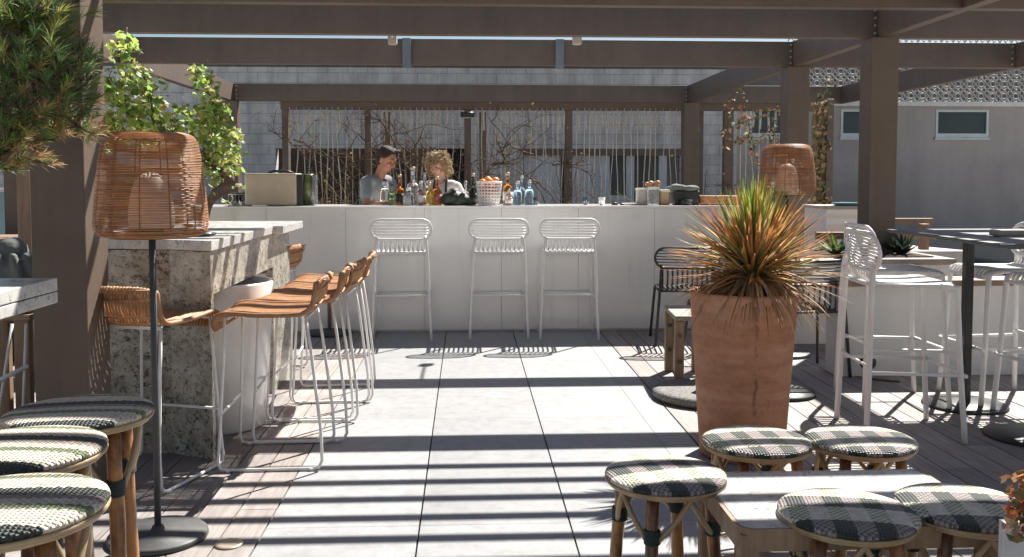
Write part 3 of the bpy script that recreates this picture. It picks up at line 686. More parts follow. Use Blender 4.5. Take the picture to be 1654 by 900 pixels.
# ------------------------------------------------------------------ granite island
isl = thing('granite_island', 'speckled granite island counter with white striped marble top at left', 'counter', (0, 0, 0))
X1 = AH(345, 745, 0).x; Yf = AH(345, 745, 0).y; SH = AY(345, 389, Yf).z
print('island', X1, Yf, SH)
k1 = AH(280, 733, 0)
g = MB(); g.prism([(X1, Yf), (X1, Yf + .05), (k1.x + .03, k1.y + .06), (-2.02, k1.y + .06), (-2.02, k1.y + .01), (k1.x, k1.y)][::-1], 0, SH - .052)
g.build('end_panel', 'granite', isl, bevel=.003)
Yb = 5.9
g = MB(); g.box(X1 - .045, X1 - .002, Yf + .052, Yb, .80, SH - .052); g.build('side_apron', 'granite', isl, bevel=.003)
g = MB(); g.box(X1 - .045, X1 - .002, Yb, Yb + .55, 0, SH - .052); g.build('rear_leg', 'granite', isl, bevel=.003)
g = MB(); g.box(-2.01, X1 - .5, Yf + .3, Yb + .5, 0, SH - .053); g.build('core', 'granite', isl)
g = MB(); g.prism([(-2.06, Yf + .2), (k1.x, Yf + .11), (X1 + .012, Yf - .02), (X1 + .012, Yb - .05), (X1 + .075, Yb - .05), (X1 + .075, Yb + .65), (-2.06, Yb + .65)], SH - .05, SH)
g.build('worktop', 'white_marble', isl, bevel=.004)
# black thing lying on the counter (tablet-like cloth)
p = AH(315, 381, SH); o = thing('folded_cloth', 'black crumpled cloth on the granite island beside the rattan lamp', 'cloth', tuple(p))
g = MB()
for k in range(5): g.sphere((rnd(-.1, .1), rnd(-.06, .06), .012), (rnd(.05, .09), rnd(.04, .06), rnd(.012, .02)), 12, 6)
g.build('cloth', 'black_plastic', o, remesh=.006)
# white tub under the counter
p = AH(385, 700, 0); tb = thing('white_tub', 'large smooth white tub planter under the granite island', 'tub', (-1.36, 5.14, 0))
hh = .80
g = MB(); g.lathe([(0.0, 0), (.225, 0), (.235, .012), (.295, hh - .01), (.29, hh), (.275, hh), (.262, hh - .03), (.255, hh - .06), (0, hh - .06)], 48); g.build('tub_body', 'white_panel', tb)
g = MB(); g.lathe([(0, 0), (.25, 0)], 40, (0, 0, hh - .055)); g.build('dark_liner', 'soil', tb)

# ------------------------------------------------------------------ rattan bar stools
def make_rattan():
    t = thing('rattan_bar_stool', 'woven tan rattan bar stool with white sled frame nearest along the granite island', 'bar stool', group='rattan bar stools around the granite island')
    prof = [(.238, .655), (.252, .69), (.238, .722), (.19, .738), (.05, .728), (-.10, .728), (-.165, .738), (-.205, .775), (-.222, .83), (-.234, .885), (-.250, .892), (-.262, .87)]
    g = MB(); pr = smoothline([(x, 0, z) for x, z in prof], 3); N = 27
    for k in range(N):
        u = k / (N - 1) * 2 - 1; P = []
        for q, p in enumerate(pr):
            s = q / (len(pr) - 1); wdt = .205 - .012 * max(0, (s - .6) / .4) ** 2
            dz = -.018 * abs(u) ** 6 * (1 if s > .75 else 0)
            bow = .03 * (u * u) * max(0, (s - .55) / .45)
            P.append((p.x + bow + rnd(-.0012, .0012), u * wdt, p.z + dz + rnd(-.0012, .0012) - (.012 * (1 - u * u) if .2 < s < .6 else 0)))
        g.tube(P, .0064, 6)
    g.build('seat', 'rattan_tan', t)
    g = MB()
    for q in (9, 12, 15, 18, 21, 25, 29):
        if q < len(pr):
            p = pr[q]; g.tube([(p.x - .004, -.2, p.z - .008), (p.x - .004, 0, p.z - .018), (p.x - .004, .2, p.z - .008)], .005, 5)
    for sgn in (-1, 1):
        P = []
        for q, p in enumerate(pr):
            s = q / (len(pr) - 1); P.append((p.x + .03 * max(0, (s - .55) / .45), sgn * (.208 - .012 * max(0, (s - .6) / .4) ** 2), p.z - (.018 if s > .75 else 0)))
        g.tube(P, .0115, 7)
    g.build('seat_edge', 'rattan_tan', t)
    for sgn in (-1, 1):
        y0, y1 = sgn * .185, sgn * .225
        pts = [(.205, y0, .715), (.21, y0 + sgn * .01, .55), (.228, y1 - sgn * .01, .18), (.236, y1, .045), (.225, y1, .016), (.195, y1, .010), (-.19, y1, .010), (-.225, y1, .016), (-.24, y1, .045), (-.235, y1 - sgn * .01, .18), (-.19, y0 + sgn * .01, .56), (-.165, y0, .72)]
        g = MB(); g.tube(pts, .0075, 8); g.build('side_frame', 'white_paint', t)
        for fx in (-.19, .19):
            g = MB(); g.lathe([(.010, 0), (.013, .004), (.012, .014)], 10, (fx, y1, 0)); g.build('foot_pad', 'white_paint', t)
    g = MB(); g.tube([(.222, -.218, .27), (.222, .218, .27)], .007, 8); g.build('footrest', 'white_paint', t)
    g = MB(); g.tube([(.19, -.19, .71), (.19, .19, .71)], .0065, 6); g.tube([(-.17, -.19, .71), (-.17, .19, .71)], .0065, 6); g.build('seat_support', 'white_paint', t)
    return t
rs = make_rattan()
def midp(a, b, ra, rb_): pass
cA = ((AH(353, 765).x + AH(518, 762).x) / 2)
print('A x', cA, AH(518, 762), AH(542, 716))
ang = R(180 + 2)
YA = [4.30 + .225, 4.79 + .20, 5.19 + .20, 5.62 + .215]
XA = [AH(518, 762).x - .24, AH(562, 716).x - .26, AH(586, 682).x - .26, AH(601, 655).x - .26]
labs = ['nearest tan rattan bar stool along the side of the granite island', 'second rattan bar stool from the front along the granite island', 'third rattan bar stool from the front along the granite island', 'fourth rattan bar stool along the island, closest to the white bar']
for i in range(4):
    if i == 0: rs.location = (XA[0], YA[0], 0); rs.rotation_euler.z = R(181); rs['label'] = labs[0]
    else: dup(rs, (XA[i], YA[i], 0), R(180 + (3, -2, 4)[i - 1]), labs[i])
pa, pb = AH(275, 795), AH(350, 755)
d = (pb - pa).normalized(); yaw = math.atan2(d.y, d.x); nrm = Vector((-d.y, d.x, 0)); c = (pa + pb) / 2 + nrm * .225
dup(rs, (c.x, c.y, 0), yaw, 'rattan bar stool facing the granite end panel behind the lamp pole')
dup(rs, (AH(452, 600).x - .12, 6.55, 0), R(165), 'rattan bar stool mostly hidden at the far end of the granite island')

# ------------------------------------------------------------------ wire bar stools and chairs
def stadium(w_, h_, n=10):
    r = h_ / 2; a = w_ / 2 - r; pts = []
    for k in range(n + 1):
        t = -math.pi / 2 + math.pi * k / n; pts.append((a + r * math.cos(t), r * math.sin(t)))
    for k in range(n + 1):
        t = math.pi / 2 + math.pi * k / n; pts.append((-a + r * math.cos(t), r * math.sin(t)))
    return pts
def make_wire(name, label, cat, group, SHt, TOP, W, D, mat, tall=True, lr=.0115, nrod=6, hb=.165, rr_=.005):
    # faces +x ; back at -x
    t = thing(name, label, cat, group=group)
    zc_ = TOP - hb / 2; bxx = -D / 2 - .01; tilt = -.12
    def onback(y, z): return Vector((bxx + (z) * tilt + .55 * y * y - .01, y, zc_ + z))
    g = MB(); P = [onback(y, z) for y, z in stadium(W, hb)]; P2 = []
    for i in range(len(P)):
        a, b = P[i], P[(i + 1) % len(P)]; P2.append(a)
        if (a - b).length > .1:
            for k in range(1, 8): yy = a.y + (b.y - a.y) * k / 8; zz = (a.z + (b.z - a.z) * k / 8) - zc_; P2.append(onback(yy, zz))
    g.tube(P2, .0105, 8, closed=True); g.build('back_frame', mat, t)
    g = MB()
    for k in range(nrod):
        z = -hb / 2 + hb * (k + 1) / (nrod + 1); hw = W / 2 - hb / 2 + math.sqrt(max(0, (hb / 2) ** 2 - z * z)); 
        g.tube([onback(-hw + 2 * hw * q / 10, z) + Vector((0, 0, (.004 * math.sin(q * 1.9 + k) if nrod > 6 else 0))) for q in range(11)], rr_, 6)
    g.build('back_rods', mat, t)
    # seat frame
    sw = W * .84; x0, x1 = -D / 2 + .02, D / 2
    g = MB(); g.tube([(x0 - .03, -sw / 2, SHt), (x1 - .04, -sw / 2, SHt), (x1 - .01, -sw / 2 + .008, SHt - .012), (x1, -sw / 2 + .02, SHt - .04), (x1, sw / 2 - .02, SHt - .04), (x1 - .01, sw / 2 - .008, SHt - .012), (x1 - .04, sw / 2, SHt), (x0 - .03, sw / 2, SHt)], .0105, 8, closed=True)
    g.build('seat_frame', mat, t)
    g = MB(); ns = 11
    for k in range(ns):
        y = -sw / 2 + sw * (k + .5) / ns; yb = y * 1.0
        P = [(x1, y, SHt - .04), (x1 - .012, y, SHt - .004), (x1 - .05, y, SHt + .009), (0, y, SHt + .002), (x0 + .03, y, SHt + .006), (x0 - .015, y, SHt + .03), tuple(onback(yb, -hb / 2))]
        g.tube(smoothline(P, 3), .0078, 6, flat=1)
    g.build('seat_slats', mat, t)
    lt = sw / 2 + .004; lb = W / 2 - .005
    feet = {}
    for sg in (-1, 1):
        P0 = onback(sg * (W / 2 - hb * .32), -hb * .38); P1 = Vector((-D / 2 - .035, sg * lb, 0)); 
        g = MB(); Pm = Vector((x0 - .03, sg * lt, SHt)); g.tube(smoothline([P0, Pm, Pm.lerp(P1, .5), P1], 3), lr, 8); g.build('leg', mat, t)
        Q1 = Vector((D / 2 + .035, sg * lb, 0)); Q0 = Vector((x1 - .045, sg * lt, SHt - .001))
        g = MB(); g.tube(smoothline([Q0 + Vector((-.05, 0, 0)), Q0 + Vector((.015, 0, -.01)), Q0 + Vector((.035, sg * .002, -.05)), Q0.lerp(Q1, .5) + Vector((.012, 0, 0)), Q1], 4), lr, 8); g.build('leg', mat, t)
        feet[sg] = (P1, Q1, Pm, Q0)
    if tall:
        hr = .36; f = hr / SHt
        def at(P, Q): return P.lerp(Q, f)
        A, B = [feet[-1][0].lerp(feet[-1][2], f), feet[-1][1].lerp(feet[-1][3], f)]; Cc, Dd = feet[1][0].lerp(feet[1][2], f), feet[1][1].lerp(feet[1][3], f)
        g = MB(); B1, D1 = B + Vector((.03, -.0, -.01)), Dd + Vector((.03, 0, -.01)); g.tube([A, B1], .010, 8); g.tube([Cc, D1], .010, 8); g.tube([B1 + Vector((0, -.02, 0)), D1 + Vector((0, .02, 0))], .011, 8); g.build('footrest', mat, t)
        g = MB(); g.tube([A + Vector((0, 0, .03)), Cc + Vector((0, 0, .03))], .008, 8); g.build('rear_rung', mat, t)
    return t
ws = make_wire('wire_bar_stool', 'white wire bar stool at the left of the three facing the bar', 'bar stool', 'white wire bar stools facing the long bar', .745, 1.02, .50, .40, 'white_paint')
for i, px in enumerate((648, 806, 921)):
    c = AH(px, 550); lab = ['white wire bar stool facing the bar, nearest the rattan stools', 'middle one of the three white wire bar stools facing the bar', 'white wire bar stool facing the bar, nearest the spiky plant'][i]
    rz_ = R(90 + (3, 0, -2)[i])
    if i == 0: ws.location = (c.x, 7.93, 0); ws.rotation_euler.z = rz_; ws['label'] = lab
    else: dup(ws, (c.x, 7.93, 0), rz_, lab)
wg = make_wire('wire_bar_stool', 'front white bar stool with mesh back, closest to the small woven stools', 'bar stool', 'white wire bar stools at the black high tables', .81, 1.08, .50, .43, 'white_paint', lr=.0155, nrod=11, hb=.20, rr_=.0058)
wg.location = (2.32, 4.85, 0); wg.rotation_euler.z = R(-5)
dup(wg, (2.58, 5.50, 0), R(-3), 'white bar stool directly behind the front one at the black high tables')
dup(wg, (3.27, 5.52, 0), R(180), 'white bar stool across the rear black high table at the right')
dup(wg, (3.32, 4.98, 0), R(184), 'white bar stool at the right edge beside the front black table')
bc = make_wire('wire_chair', 'black wire chair left of the terracotta pot', 'chair', 'black wire chairs behind the terracotta pot', .45, .80, .52, .42, 'black_paint', tall=False, lr=.0115)
pL = AH(1091, 600); bc.location = (pL.x + .21, pL.y + .28, 0); bc.rotation_euler.z = R(20 - 0)
bc.location = (1.80, 7.62, 0); bc.rotation_euler.z = R(84); bc['label'] = 'rear black wire chair seen left of the terracotta pot'
dup(bc, (1.86, 6.70, 0), R(176), 'black wire chair mostly hidden behind the terracotta pot and spiky plant')
pR = AH(1348, 615)
dup(bc, (2.34, 6.40, 0), R(95), 'black wire chair right of the terracotta pot by the white planter wall')

# ------------------------------------------------------------------ parasol bases and rustic side table
sb = thing('umbrella_weight', 'round speckled stone parasol base on the deck left of the terracotta pot', 'umbrella weight', tuple(AH(1140, 643)))
g = MB(); g.lathe([(0, 0), (.30, 0), (.325, .015), (.33, .035), (.32, .055), (.29, .062), (.04, .066), (0, .066)], 40); g.build('stone_disc', 'stone_base', sb)
g = MB(); g.lathe([(.028, .066), (.028, .26), (.02, .262), (.0, .262)], 16); g.build('tube_socket', 'dark_iron', sb)
sb2 = thing('umbrella_weight', 'flat black round base on the deck just right of the terracotta pot', 'umbrella weight', tuple(AH(1262, 637)))
g = MB(); g.lathe([(0, 0), (.20, 0), (.21, .01), (.205, .022), (.05, .03), (0, .03)], 40); g.build('disc', 'black_paint', sb2)
g = MB(); g.tube([(0, 0, .03), (0, 0, .20)], .018, 12); g.build('socket', 'black_paint', sb2)
st = thing('umbrella_weight', 'dark round parasol base with short pole in front of the bar behind rattan stools', 'umbrella weight', (AH(533, 539).x, AH(533, 539).y - .02, 0))
g = MB(); g.lathe([(0, 0), (.19, 0), (.2, .01), (.195, .03), (.05, .045), (0, .045)], 40); g.build('disc', 'dark_iron', st)
g = MB(); g.tube([(0, 0, .04), (0, 0, .55)], .017, 12); g.build('pole', 'teak_brown', st)
rt = thing('rustic_side_table', 'small rustic wooden side table with bolted legs beside the stone parasol base', 'side table', (1.50, 6.22, 0), R(-4))
g = MB(); g.box(-.13, .13, -.26, .26, .43, .462); g.build('table_top', 'grey_wood', rt, bevel=.008)
for (x, y) in ((-.095, -.22), (.095, -.22), (-.095, .22), (.095, .22)):
    g = MB(); g.box(x - .03, x + .03, y - .03, y + .03, 0, .429); o = g.build('leg', 'oak', rt, bevel=.008)
    for z in (.16, .33):
        q = MB(); q.tube([(x, y - .03, z), (x, y - .045, z)], .014, 8); q.build('bolt', 'dark_iron', o)

# ------------------------------------------------------------------ planter walls at right
pw = thing('long_planter', 'white planter wall with brown timber cap and succulents behind the black chairs', 'planter', (0, 0, 0))
PX0, PX1 = AY(1268, 440, 7.45).x, AY(1538, 440, 7.45).x; PH = AY(1440, 428, 7.45).z
g = MB(); g.box(PX0, PX1, 7.45, 8.6, 0, PH); g.build('wall', 'white_render', pw, bevel=.005)
g = MB(); g.box(PX0 - .02, PX1 + .02, 7.42, 8.62, PH + .001, PH + .05); g.build('timber_cap', 'grey_wood', pw, bevel=.004)
g = MB(); g.box(PX0 + .1, PX1 - .1, 7.56, 8.5, PH + .052, PH + .06); g.build('soil', 'soil', pw)
lw = thing('low_wall', 'low white wall with dark brown cap behind the white bar stools', 'wall', (0, 0, 0))
LX0 = AY(1354, 500, 6.2).x; LH = AY(1450, 455, 6.2).z
g = MB(); g.box(LX0, 7.5, 6.2, 6.42, 0, LH - .03); g.build('wall', 'white_render', lw, bevel=.006)
g = MB(); g.box(LX0 - .01, 7.5, 6.18, 6.44, LH - .029, LH + .01); g.build('cap', 'teak_brown', lw, bevel=.004)
# ledge with bluish top at far right
# timber rail
tf = thing('timber_rail', 'brown timber rail fence standing on the white planter behind the pergola post', 'fence', (0, 0, 0))
g = MB(); z1 = AY(1470, 380, 8.3).z; g.box(AY(1318, 380, 8.3).x, AY(1560, 380, 8.3).x, 8.27, 8.33, z1 - .035, z1 + .03); g.build('rail', 'teak_brown', tf, bevel=.004)
z2 = AY(1470, 357, 8.5).z; g = MB(); g.box(AY(1400, 380, 8.5).x, AY(1505, 380, 8.5).x, 8.47, 8.53, z2 - .02, z2 + .025); g.build('rail', 'teak_brown', tf, bevel=.004)
for px in (1492, 1336):
    g = MB(); X = AY(px, 380, 8.4).x; g.box(X - .035, X + .035, 8.36, 8.44, PH + .05, z2 - .022 if px == 1492 else z1); g.build('post', 'teak_brown', tf, bevel=.004)
# agaves
def rosette(name, label, cat, loc, n, ln, wd, colr, up=.6, grp=None):
    t = thing(name, label, cat, loc, 0, grp); g = MB()
    for k in range(n):
        a = k * 2.4; e = R(rnd(15, 80)) * (1 - .4 * k / n) + R(15); l = ln * rnd(.75, 1.1); d = Vector((math.cos(a) * math.cos(e), math.sin(a) * math.cos(e), math.sin(e) * up + .15)).normalized(); s = Vector((-math.sin(a), math.cos(a), 0))
        V = []; Cc = []
        for q in range(5):
            tt = q / 4; p = d * l * tt + Vector((0, 0, -.12 * l * tt * tt)); ww = wd * (math.sin(math.pi * min(1, tt * .75 + .25)) + .05) * (1 - tt ** 3) + .001
            V += [p - s * ww, p + Vector((0, 0, -ww * .5)), p + s * ww]; cc = tuple(min(1, x * rnd(.8, 1.2)) for x in colr); Cc += [cc] * 3
        F = []
        for q in range(4): o = q * 3; F += [(o, o + 1, o + 4, o + 3), (o + 1, o + 2, o + 5, o + 4)]
        g.add(V, F, True, cols=Cc)
    g.build('foliage', 'leaf_blade', t); g = MB(); g.lathe([(0, 0), (.04, 0), (.03, .06), (0, .07)], 10); g.build('stem', 'bark', t); return t
p = AY(1350, 412, 7.75); rosette('agave', 'green spiky agave in the white planter left of the pergola post', 'plant', (p.x, 7.75, PH + .055), 30, .26, .02, (.10, .18, .06))
p = AY(1456, 412, 7.8); rosette('agave', 'dark leafy succulent in the white planter right of the pergola post', 'plant', (p.x, 7.8, PH + .055), 34, .24, .03, (.03, .05, .03), .9)
# white counter box behind
p = AY(1357, 345, 9.3); o = thing('side_counter', 'white side counter block behind the planter near the far lamp', 'counter', (p.x, 9.3, 0)); zz = AY(1357, 338, 9.0).z
g = MB(); g.box(-.26, .26, -.3, .3, 0, zz); g.build('body', 'white_panel', o, bevel=.005)
g = MB(); g.box(-.28, .28, -.32, .32, zz + .001, zz + .03); g.build('top', 'concrete_pale', o, bevel=.004)
p = Vector((p.x, 9.3, zz + .03)); g = MB(); g.lathe([(0, 0), (.10, 0), (.14, .015), (.145, .03), (.13, .02), (0, .012)], 24, (.02, -.1, 0)); tag(g.build('tray', 'teal_glass', None, loc=p), 'pale green tray lying on the white side counter', 'tray')

# ------------------------------------------------------------------ high black tables
def high_table(label, cx_, cy_, hx, hy, bxy, rot):
    t = thing('high_table', label, 'table', (cx_, cy_, 0), R(rot), 'black high tables at the right'); H = 1.035
    g = MB(); g.box(-hx, hx, -hy, hy, H - .012, H + .008); g.build('table_top', 'dark_iron', t, bevel=.004)
    g = MB(); g.box(-.16, .16, -.03, .03, H - .04, H - .0125); g.box(-.03, .03, -.16, .16, H - .039, H - .0126); g.build('top_bracket', 'black_paint', t)
    g = MB(); g.box(-.025, .025, -.025, .025, .02, H - .041); g.build('pole', 'black_paint', t, bevel=.006)
    g = MB(); g.lathe([(0, 0), (.235, 0), (.24, .008), (.235, .016), (.06, .026), (0, .026)], 44); g.build('base', 'black_paint', t)
b1 = AH(1558, 655); b2 = AH(1662, 706)
high_table('rear black high table with thin top on a round base', b1.x, b1.y, .34, .34, None, 2)
high_table('front black high table reaching out of the right edge of the picture', b2.x + .02, b2.y, .38, .34, None, -3)
p = AH(1630, 381, 1.045); g = MB(); g.box(-.09, .09, -.05, .05, 0, .035); tag(g.build('napkin_holder', 'concrete_pale', None, bevel=.01, loc=p), 'small stone coloured box on the black high table', 'box')

# ------------------------------------------------------------------ small power box
p = AY(1389, 600, 6.17); o = thing('ground_spotlight', 'small black round spotlight at the foot of the low white wall', 'spotlight', (p.x, 6.05, 0))
g = MB(); g.sphere((0, 0, .13), (.055, .05, .055), 16, 10); g.build('housing', 'black_plastic', o)
g = MB(); g.tube([(0, 0, .09), (.0, .02, .02), (.05, .03, .008), (.2, -.05, .006)], .006, 6); g.tube([(0, 0, .09), (0, .0, .0)], .012, 8); g.build('bracket', 'black_plastic', o)

# ------------------------------------------------------------------ woven cane stools
for i in range(3): m_gingham('gingham_%d' % i, i)
def m_stripes():
    m, n, b = newmat('woven_stripes'); tc = n.nodes.new('ShaderNodeTexCoord'); sp = n.nodes.new('ShaderNodeSeparateXYZ'); L(n, tc.outputs['Object'], sp.inputs[0])
    def M(op, a, bb=None):
        x = n.nodes.new('ShaderNodeMath'); x.operation = op
        for i, v in ((0, a), (1, bb)):
            if v is None: continue
            if isinstance(v, (int, float)): x.inputs[i].default_value = v
            else: L(n, v, x.inputs[i])
        return x.outputs[0]
    X, Y = sp.outputs[0], sp.outputs[1]; jit = noisef(n, 80, 2); j = M('MULTIPLY', M('SUBTRACT', jit.outputs[0], 0.5), 0.016)
    zig = M('MULTIPLY', M('ABSOLUTE', M('SUBTRACT', M('FRACT', M('MULTIPLY', X, 55)), .5)), .012)
    fr = M('FRACT', M('DIVIDE', M('ADD', M('ADD', M('ADD', Y, j), zig), 5.045), .19))
    r = ramp(n, fr, [(0, (.70, .62, .52)), (.20, (.16, .20, .10)), (.34, (.70, .62, .52)), (.50, (.30, .24, .21)), (.62, (.02, .028, .024)), (.84, (.70, .62, .52))]); r.color_ramp.interpolation = 'CONSTANT'
    ck = M('ABSOLUTE', M('MODULO', M('ADD', M('FLOOR', M('MULTIPLY', M('ADD', X, 5), 105)), M('FLOOR', M('MULTIPLY', M('ADD', Y, 5), 105))), 2))
    r2 = ramp(n, ck, [(0, (1, 1, 1)), (1, (.78, .76, .72))]); c = mix(n, 1.0, r.outputs[0], r2.outputs[0], 'MULTIPLY')
    t = noisef(n, 30, 5); d = ramp(n, t.outputs[0], [(0.3, (.75,) * 3), (0.65, (1.1,) * 3)]); c = mix(n, 1.0, c, d.outputs[0], 'MULTIPLY')
    L(n, c, b.inputs['Base Color']); b.inputs['Roughness'].default_value = .5
    hh = M('MULTIPLY', M('ABSOLUTE', M('SINE', M('MULTIPLY', X, 330))), M('ABSOLUTE', M('SINE', M('MULTIPLY', Y, 330)))); bump(n, b, hh, .9, .004)
    MATS['woven_stripes'] = m
m_stripes()
def make_bistro(h, label, tall, gm, group):
    t = thing('woven_stool', label, 'stool', group=group); rr = .186
    g = MB(); g.lathe([(0.0, h), (.06, h - .001), (.12, h - .003), (.16, h - .006), (.178, h - .010), (rr + .001, h - .015), (rr + .003, h - .021), (rr - .001, h - .027)][::-1], 56); g.build('woven_seat', gm, t)
    g = MB()
    for (r_, z_, q) in ((rr - .002, h - .032, .0055), (rr - .014, h - .041, .008)):
        g.tube([(r_ * math.cos(a * math.pi / 24), r_ * math.sin(a * math.pi / 24), z_ + rnd(-.0006, .0006)) for a in range(48)], q, 7, closed=True)
    g.build('seat_rim', 'cane_pale', t)
    g = MB(); g.lathe([(0, h - .036), (rr - .02, h - .036)], 32); g.build('underside', 'cane', t)
    n = 4; zb_ = h - .20 if tall else h - .165; zt_ = h - .045
    for k in range(n):
        a = R(45 + 90 * k + 6); d = Vector((math.cos(a), math.sin(a), 0)); s = Vector((-math.sin(a), math.cos(a), 0))
        top = d * .138 + Vector((0, 0, zt_)); bot = d * (.165 if tall else .175) + Vector((0, 0, 0))
        P = [bot.lerp(top, q / 6) + Vector((rnd(-.0015, .0015), rnd(-.0015, .0015), 0)) for q in range(7)]
        g = MB(); g.tube(P, [.0205, .0195, .0205, .0196, .0203, .0192, .0195], 10); lg = g.build('leg', 'cane', t)
        g = MB(); pb_ = bot.lerp(top, (zb_) / zt_)
        for zz in range(7): g.tube([pb_ + Vector((.0225 * math.cos(b_ * math.pi / 6), .0225 * math.sin(b_ * math.pi / 6), (zz - 3) * .0062)) for b_ in range(12)], .0036, 5, closed=True)
        g.build('binding', 'green_band', lg)
        for sg in (-1, 1):
            e = d * .10 + s * sg * .115; e.z = zt_ + .004
            st_ = pb_ + s * sg * .018 + Vector((0, 0, -.012))
            g = MB(); g.tube(smoothline([st_, st_.lerp(e, .5) + d * .006 + Vector((0, 0, -.01)), e], 4), .0085, 7); g.build('brace', 'cane_pale', t)
        if tall:
            g = MB(); pb2 = bot.lerp(top, .33)
            for zz in range(5): g.tube([pb2 + Vector((.0225 * math.cos(b_ * math.pi / 6), .0225 * math.sin(b_ * math.pi / 6), (zz - 2) * .0062)) for b_ in range(12)], .0036, 5, closed=True)
            g.build('binding', 'green_band', lg)
    hr = .05 if not tall else .26; g = MB(); rq = .155
    g.tube([(rq * math.cos(a * math.pi / 18), rq * math.sin(a * math.pi / 18), hr) for a in range(36)], .0075, 6, closed=True); g.build('stretcher_ring', 'cane_pale', t)
    return t
GR = 'low woven cane stools around the low marble table'; GT = 'tall woven cane stools in the left foreground'
lowp = [((1075, 757), 'low woven stool standing left of the low marble table on the tiles', 12), ((1222, 704), 'low woven stool directly in front of the terracotta pot', 4), ((1390, 702), 'low woven stool behind the marble table under the white bar stools', -4),
        ((1369, 818), 'woven stool in front of the marble table, nearest the viewer', -12), ((1560, 808), 'low woven stool beside the white box planter at the right edge', -10)]
s0 = None; GM = ['gingham_0', 'gingham_1', 'gingham_2']
protos = {}
for i, (pp, lab, ry) in enumerate(lowp):
    c = AH(pp[0], pp[1] + 2, .45)
    key = i % 3
    if key not in protos:
        protos[key] = make_bistro(.455, lab, False, GM[key], GR); o = protos[key]
        o.location = (c.x, c.y, 0); o.rotation_euler.z = R(ry)
    else: dup(protos[key], (c.x, c.y, 0), R(ry), lab)
tallp = [((128, 658), 'tall woven stool at the rear of the left foreground trio', 6), ((32, 716), 'tall woven stool in the middle of the left foreground trio', -3), ((6, 806), 'nearest tall woven stool at the bottom left corner', 3)]
tp = None
for i, (pp, lab, ry) in enumerate(tallp):
    c = AH(pp[0], pp[1], .745)
    if tp is None: tp = make_bistro(.75, lab, True, 'woven_stripes', GT); tp.location = (c.x, c.y, 0); tp.rotation_euler.z = R(ry)
    else: dup(tp, (c.x, c.y, 0), R(ry), lab)

# ------------------------------------------------------------------ low marble table
TH = .42
c1 = AH(1205, 853, TH); c2 = AH(1160, 765, TH); c3 = AH(1502, 762, TH)
print('table', c1, c2, c3)
tx0 = (c1.x + c2.x) / 2 - .045; tx1 = c3.x - .015; ty0 = c1.y - .01; ty1 = c2.y + .02
lt = thing('low_table', 'low table with white marble top and rounded wooden frame between the woven stools', 'table', ((tx0 + tx1) / 2, (ty0 + ty1) / 2, 0))
hx, hy = (tx1 - tx0) / 2, (ty1 - ty0) / 2
def rrect(hx, hy, r, n=6):
    P = []
    for (sx, sy, a0) in ((1, 1, 0), (-1, 1, 90), (-1, -1, 180), (1, -1, 270)):
        for k in range(n + 1): a = R(a0 + 90 * k / n); P.append((sx * (hx - r) + r * math.cos(a), sy * (hy - r) + r * math.sin(a)))
    return P
g = MB(); g.prism(rrect(hx - .012, hy - .012, .04), TH - .016, TH); g.build('marble_top', 'white_marble', lt, bevel=.003)
g = MB(); P = rrect(hx, hy, .05); n = len(P); Q = rrect(hx - .0115, hy - .0115, .04)
V = [(x, y, z) for z in (TH - .062, TH - .002) for x, y in P] + [(x, y, z) for z in (TH - .062, TH - .002) for x, y in Q]
F = []
for k in range(n):
    j = (k + 1) % n; F += [(k, j, n + j, n + k), (2 * n + j, 2 * n + k, 3 * n + k, 3 * n + j), (n + k, n + j, 3 * n + j, 3 * n + k), (j, k, 2 * n + k, 2 * n + j)]
g.add(V, F, False); g.build('frame', 'oak', lt)
for (sx, sy) in ((-1, -1), (1, -1), (-1, 1), (1, 1)):
    g = MB(); g.prism([(sx * (hx - .035) + x, sy * (hy - .035) + y) for x, y in rrect(.028, .028, .012, 3)], 0, TH - .02); g.build('leg', 'oak', lt)

# ------------------------------------------------------------------ white box planter, bottom right
p = AH(1613, 838, .50); wp = thing('box_planter', 'white box planter cut off at the bottom right corner', 'planter', (p.x, p.y, 0))
g = MB(); w_, d_ = .9, .34
g.box(0, w_, -d_, -d_ + .025, 0, .5); g.box(0, w_, -.025, 0, 0, .5); g.box(0, .025, -d_ + .0255, -.0255, 0, .5); g.box(w_ - .025, w_, -d_ + .0255, -.0255, 0, .5); g.build('box', 'white_panel', wp, bevel=.002)
g = MB(); g.box(.03, w_ - .03, -d_ + .03, -.03, .40, .45); g.build('soil', 'soil', wp)
rp = thing('red_leaf_shrub', 'reddish brown shrub growing in the white box planter', 'shrub', (p.x + .060, p.y - .10, .485)); g = MB(); gs = MB()
for k in range(520):
    a = rnd(0, 6.28); rr_ = rnd(.0, .095) ; z = rnd(.01, .17) * (1 - rr_ * 2); c = Vector((math.cos(a) * rr_, math.sin(a) * rr_, z)); s = rnd(.010, .024)
    e1 = Vector((rnd(-1, 1), rnd(-1, 1), rnd(-.3, 1))).normalized() * s; e2 = e1.cross(Vector((rnd(-1, 1), 1, rnd(-1, 1)))).normalized() * s * .45
    cc = random.choice([(.55, .17, .06), (.60, .26, .10), (.38, .12, .05), (.30, .20, .06), (.10, .12, .04), (.5, .33, .18)])
    g.add([c - e1, c - e2, c + e1, c + e2], [(0, 1, 2, 3)], cols=[cc] * 4)
for k in range(40):
    a = rnd(0, 6.28); q = Vector((math.cos(a) * .08, math.sin(a) * .08, rnd(.03, .10))); gs.tube([(0, 0, -.02), q * .5 + Vector((0, 0, .03)), q], .002, 4)
g.build('leaves', 'dry_leaf', rp); gs.build('stem', 'twig', rp)

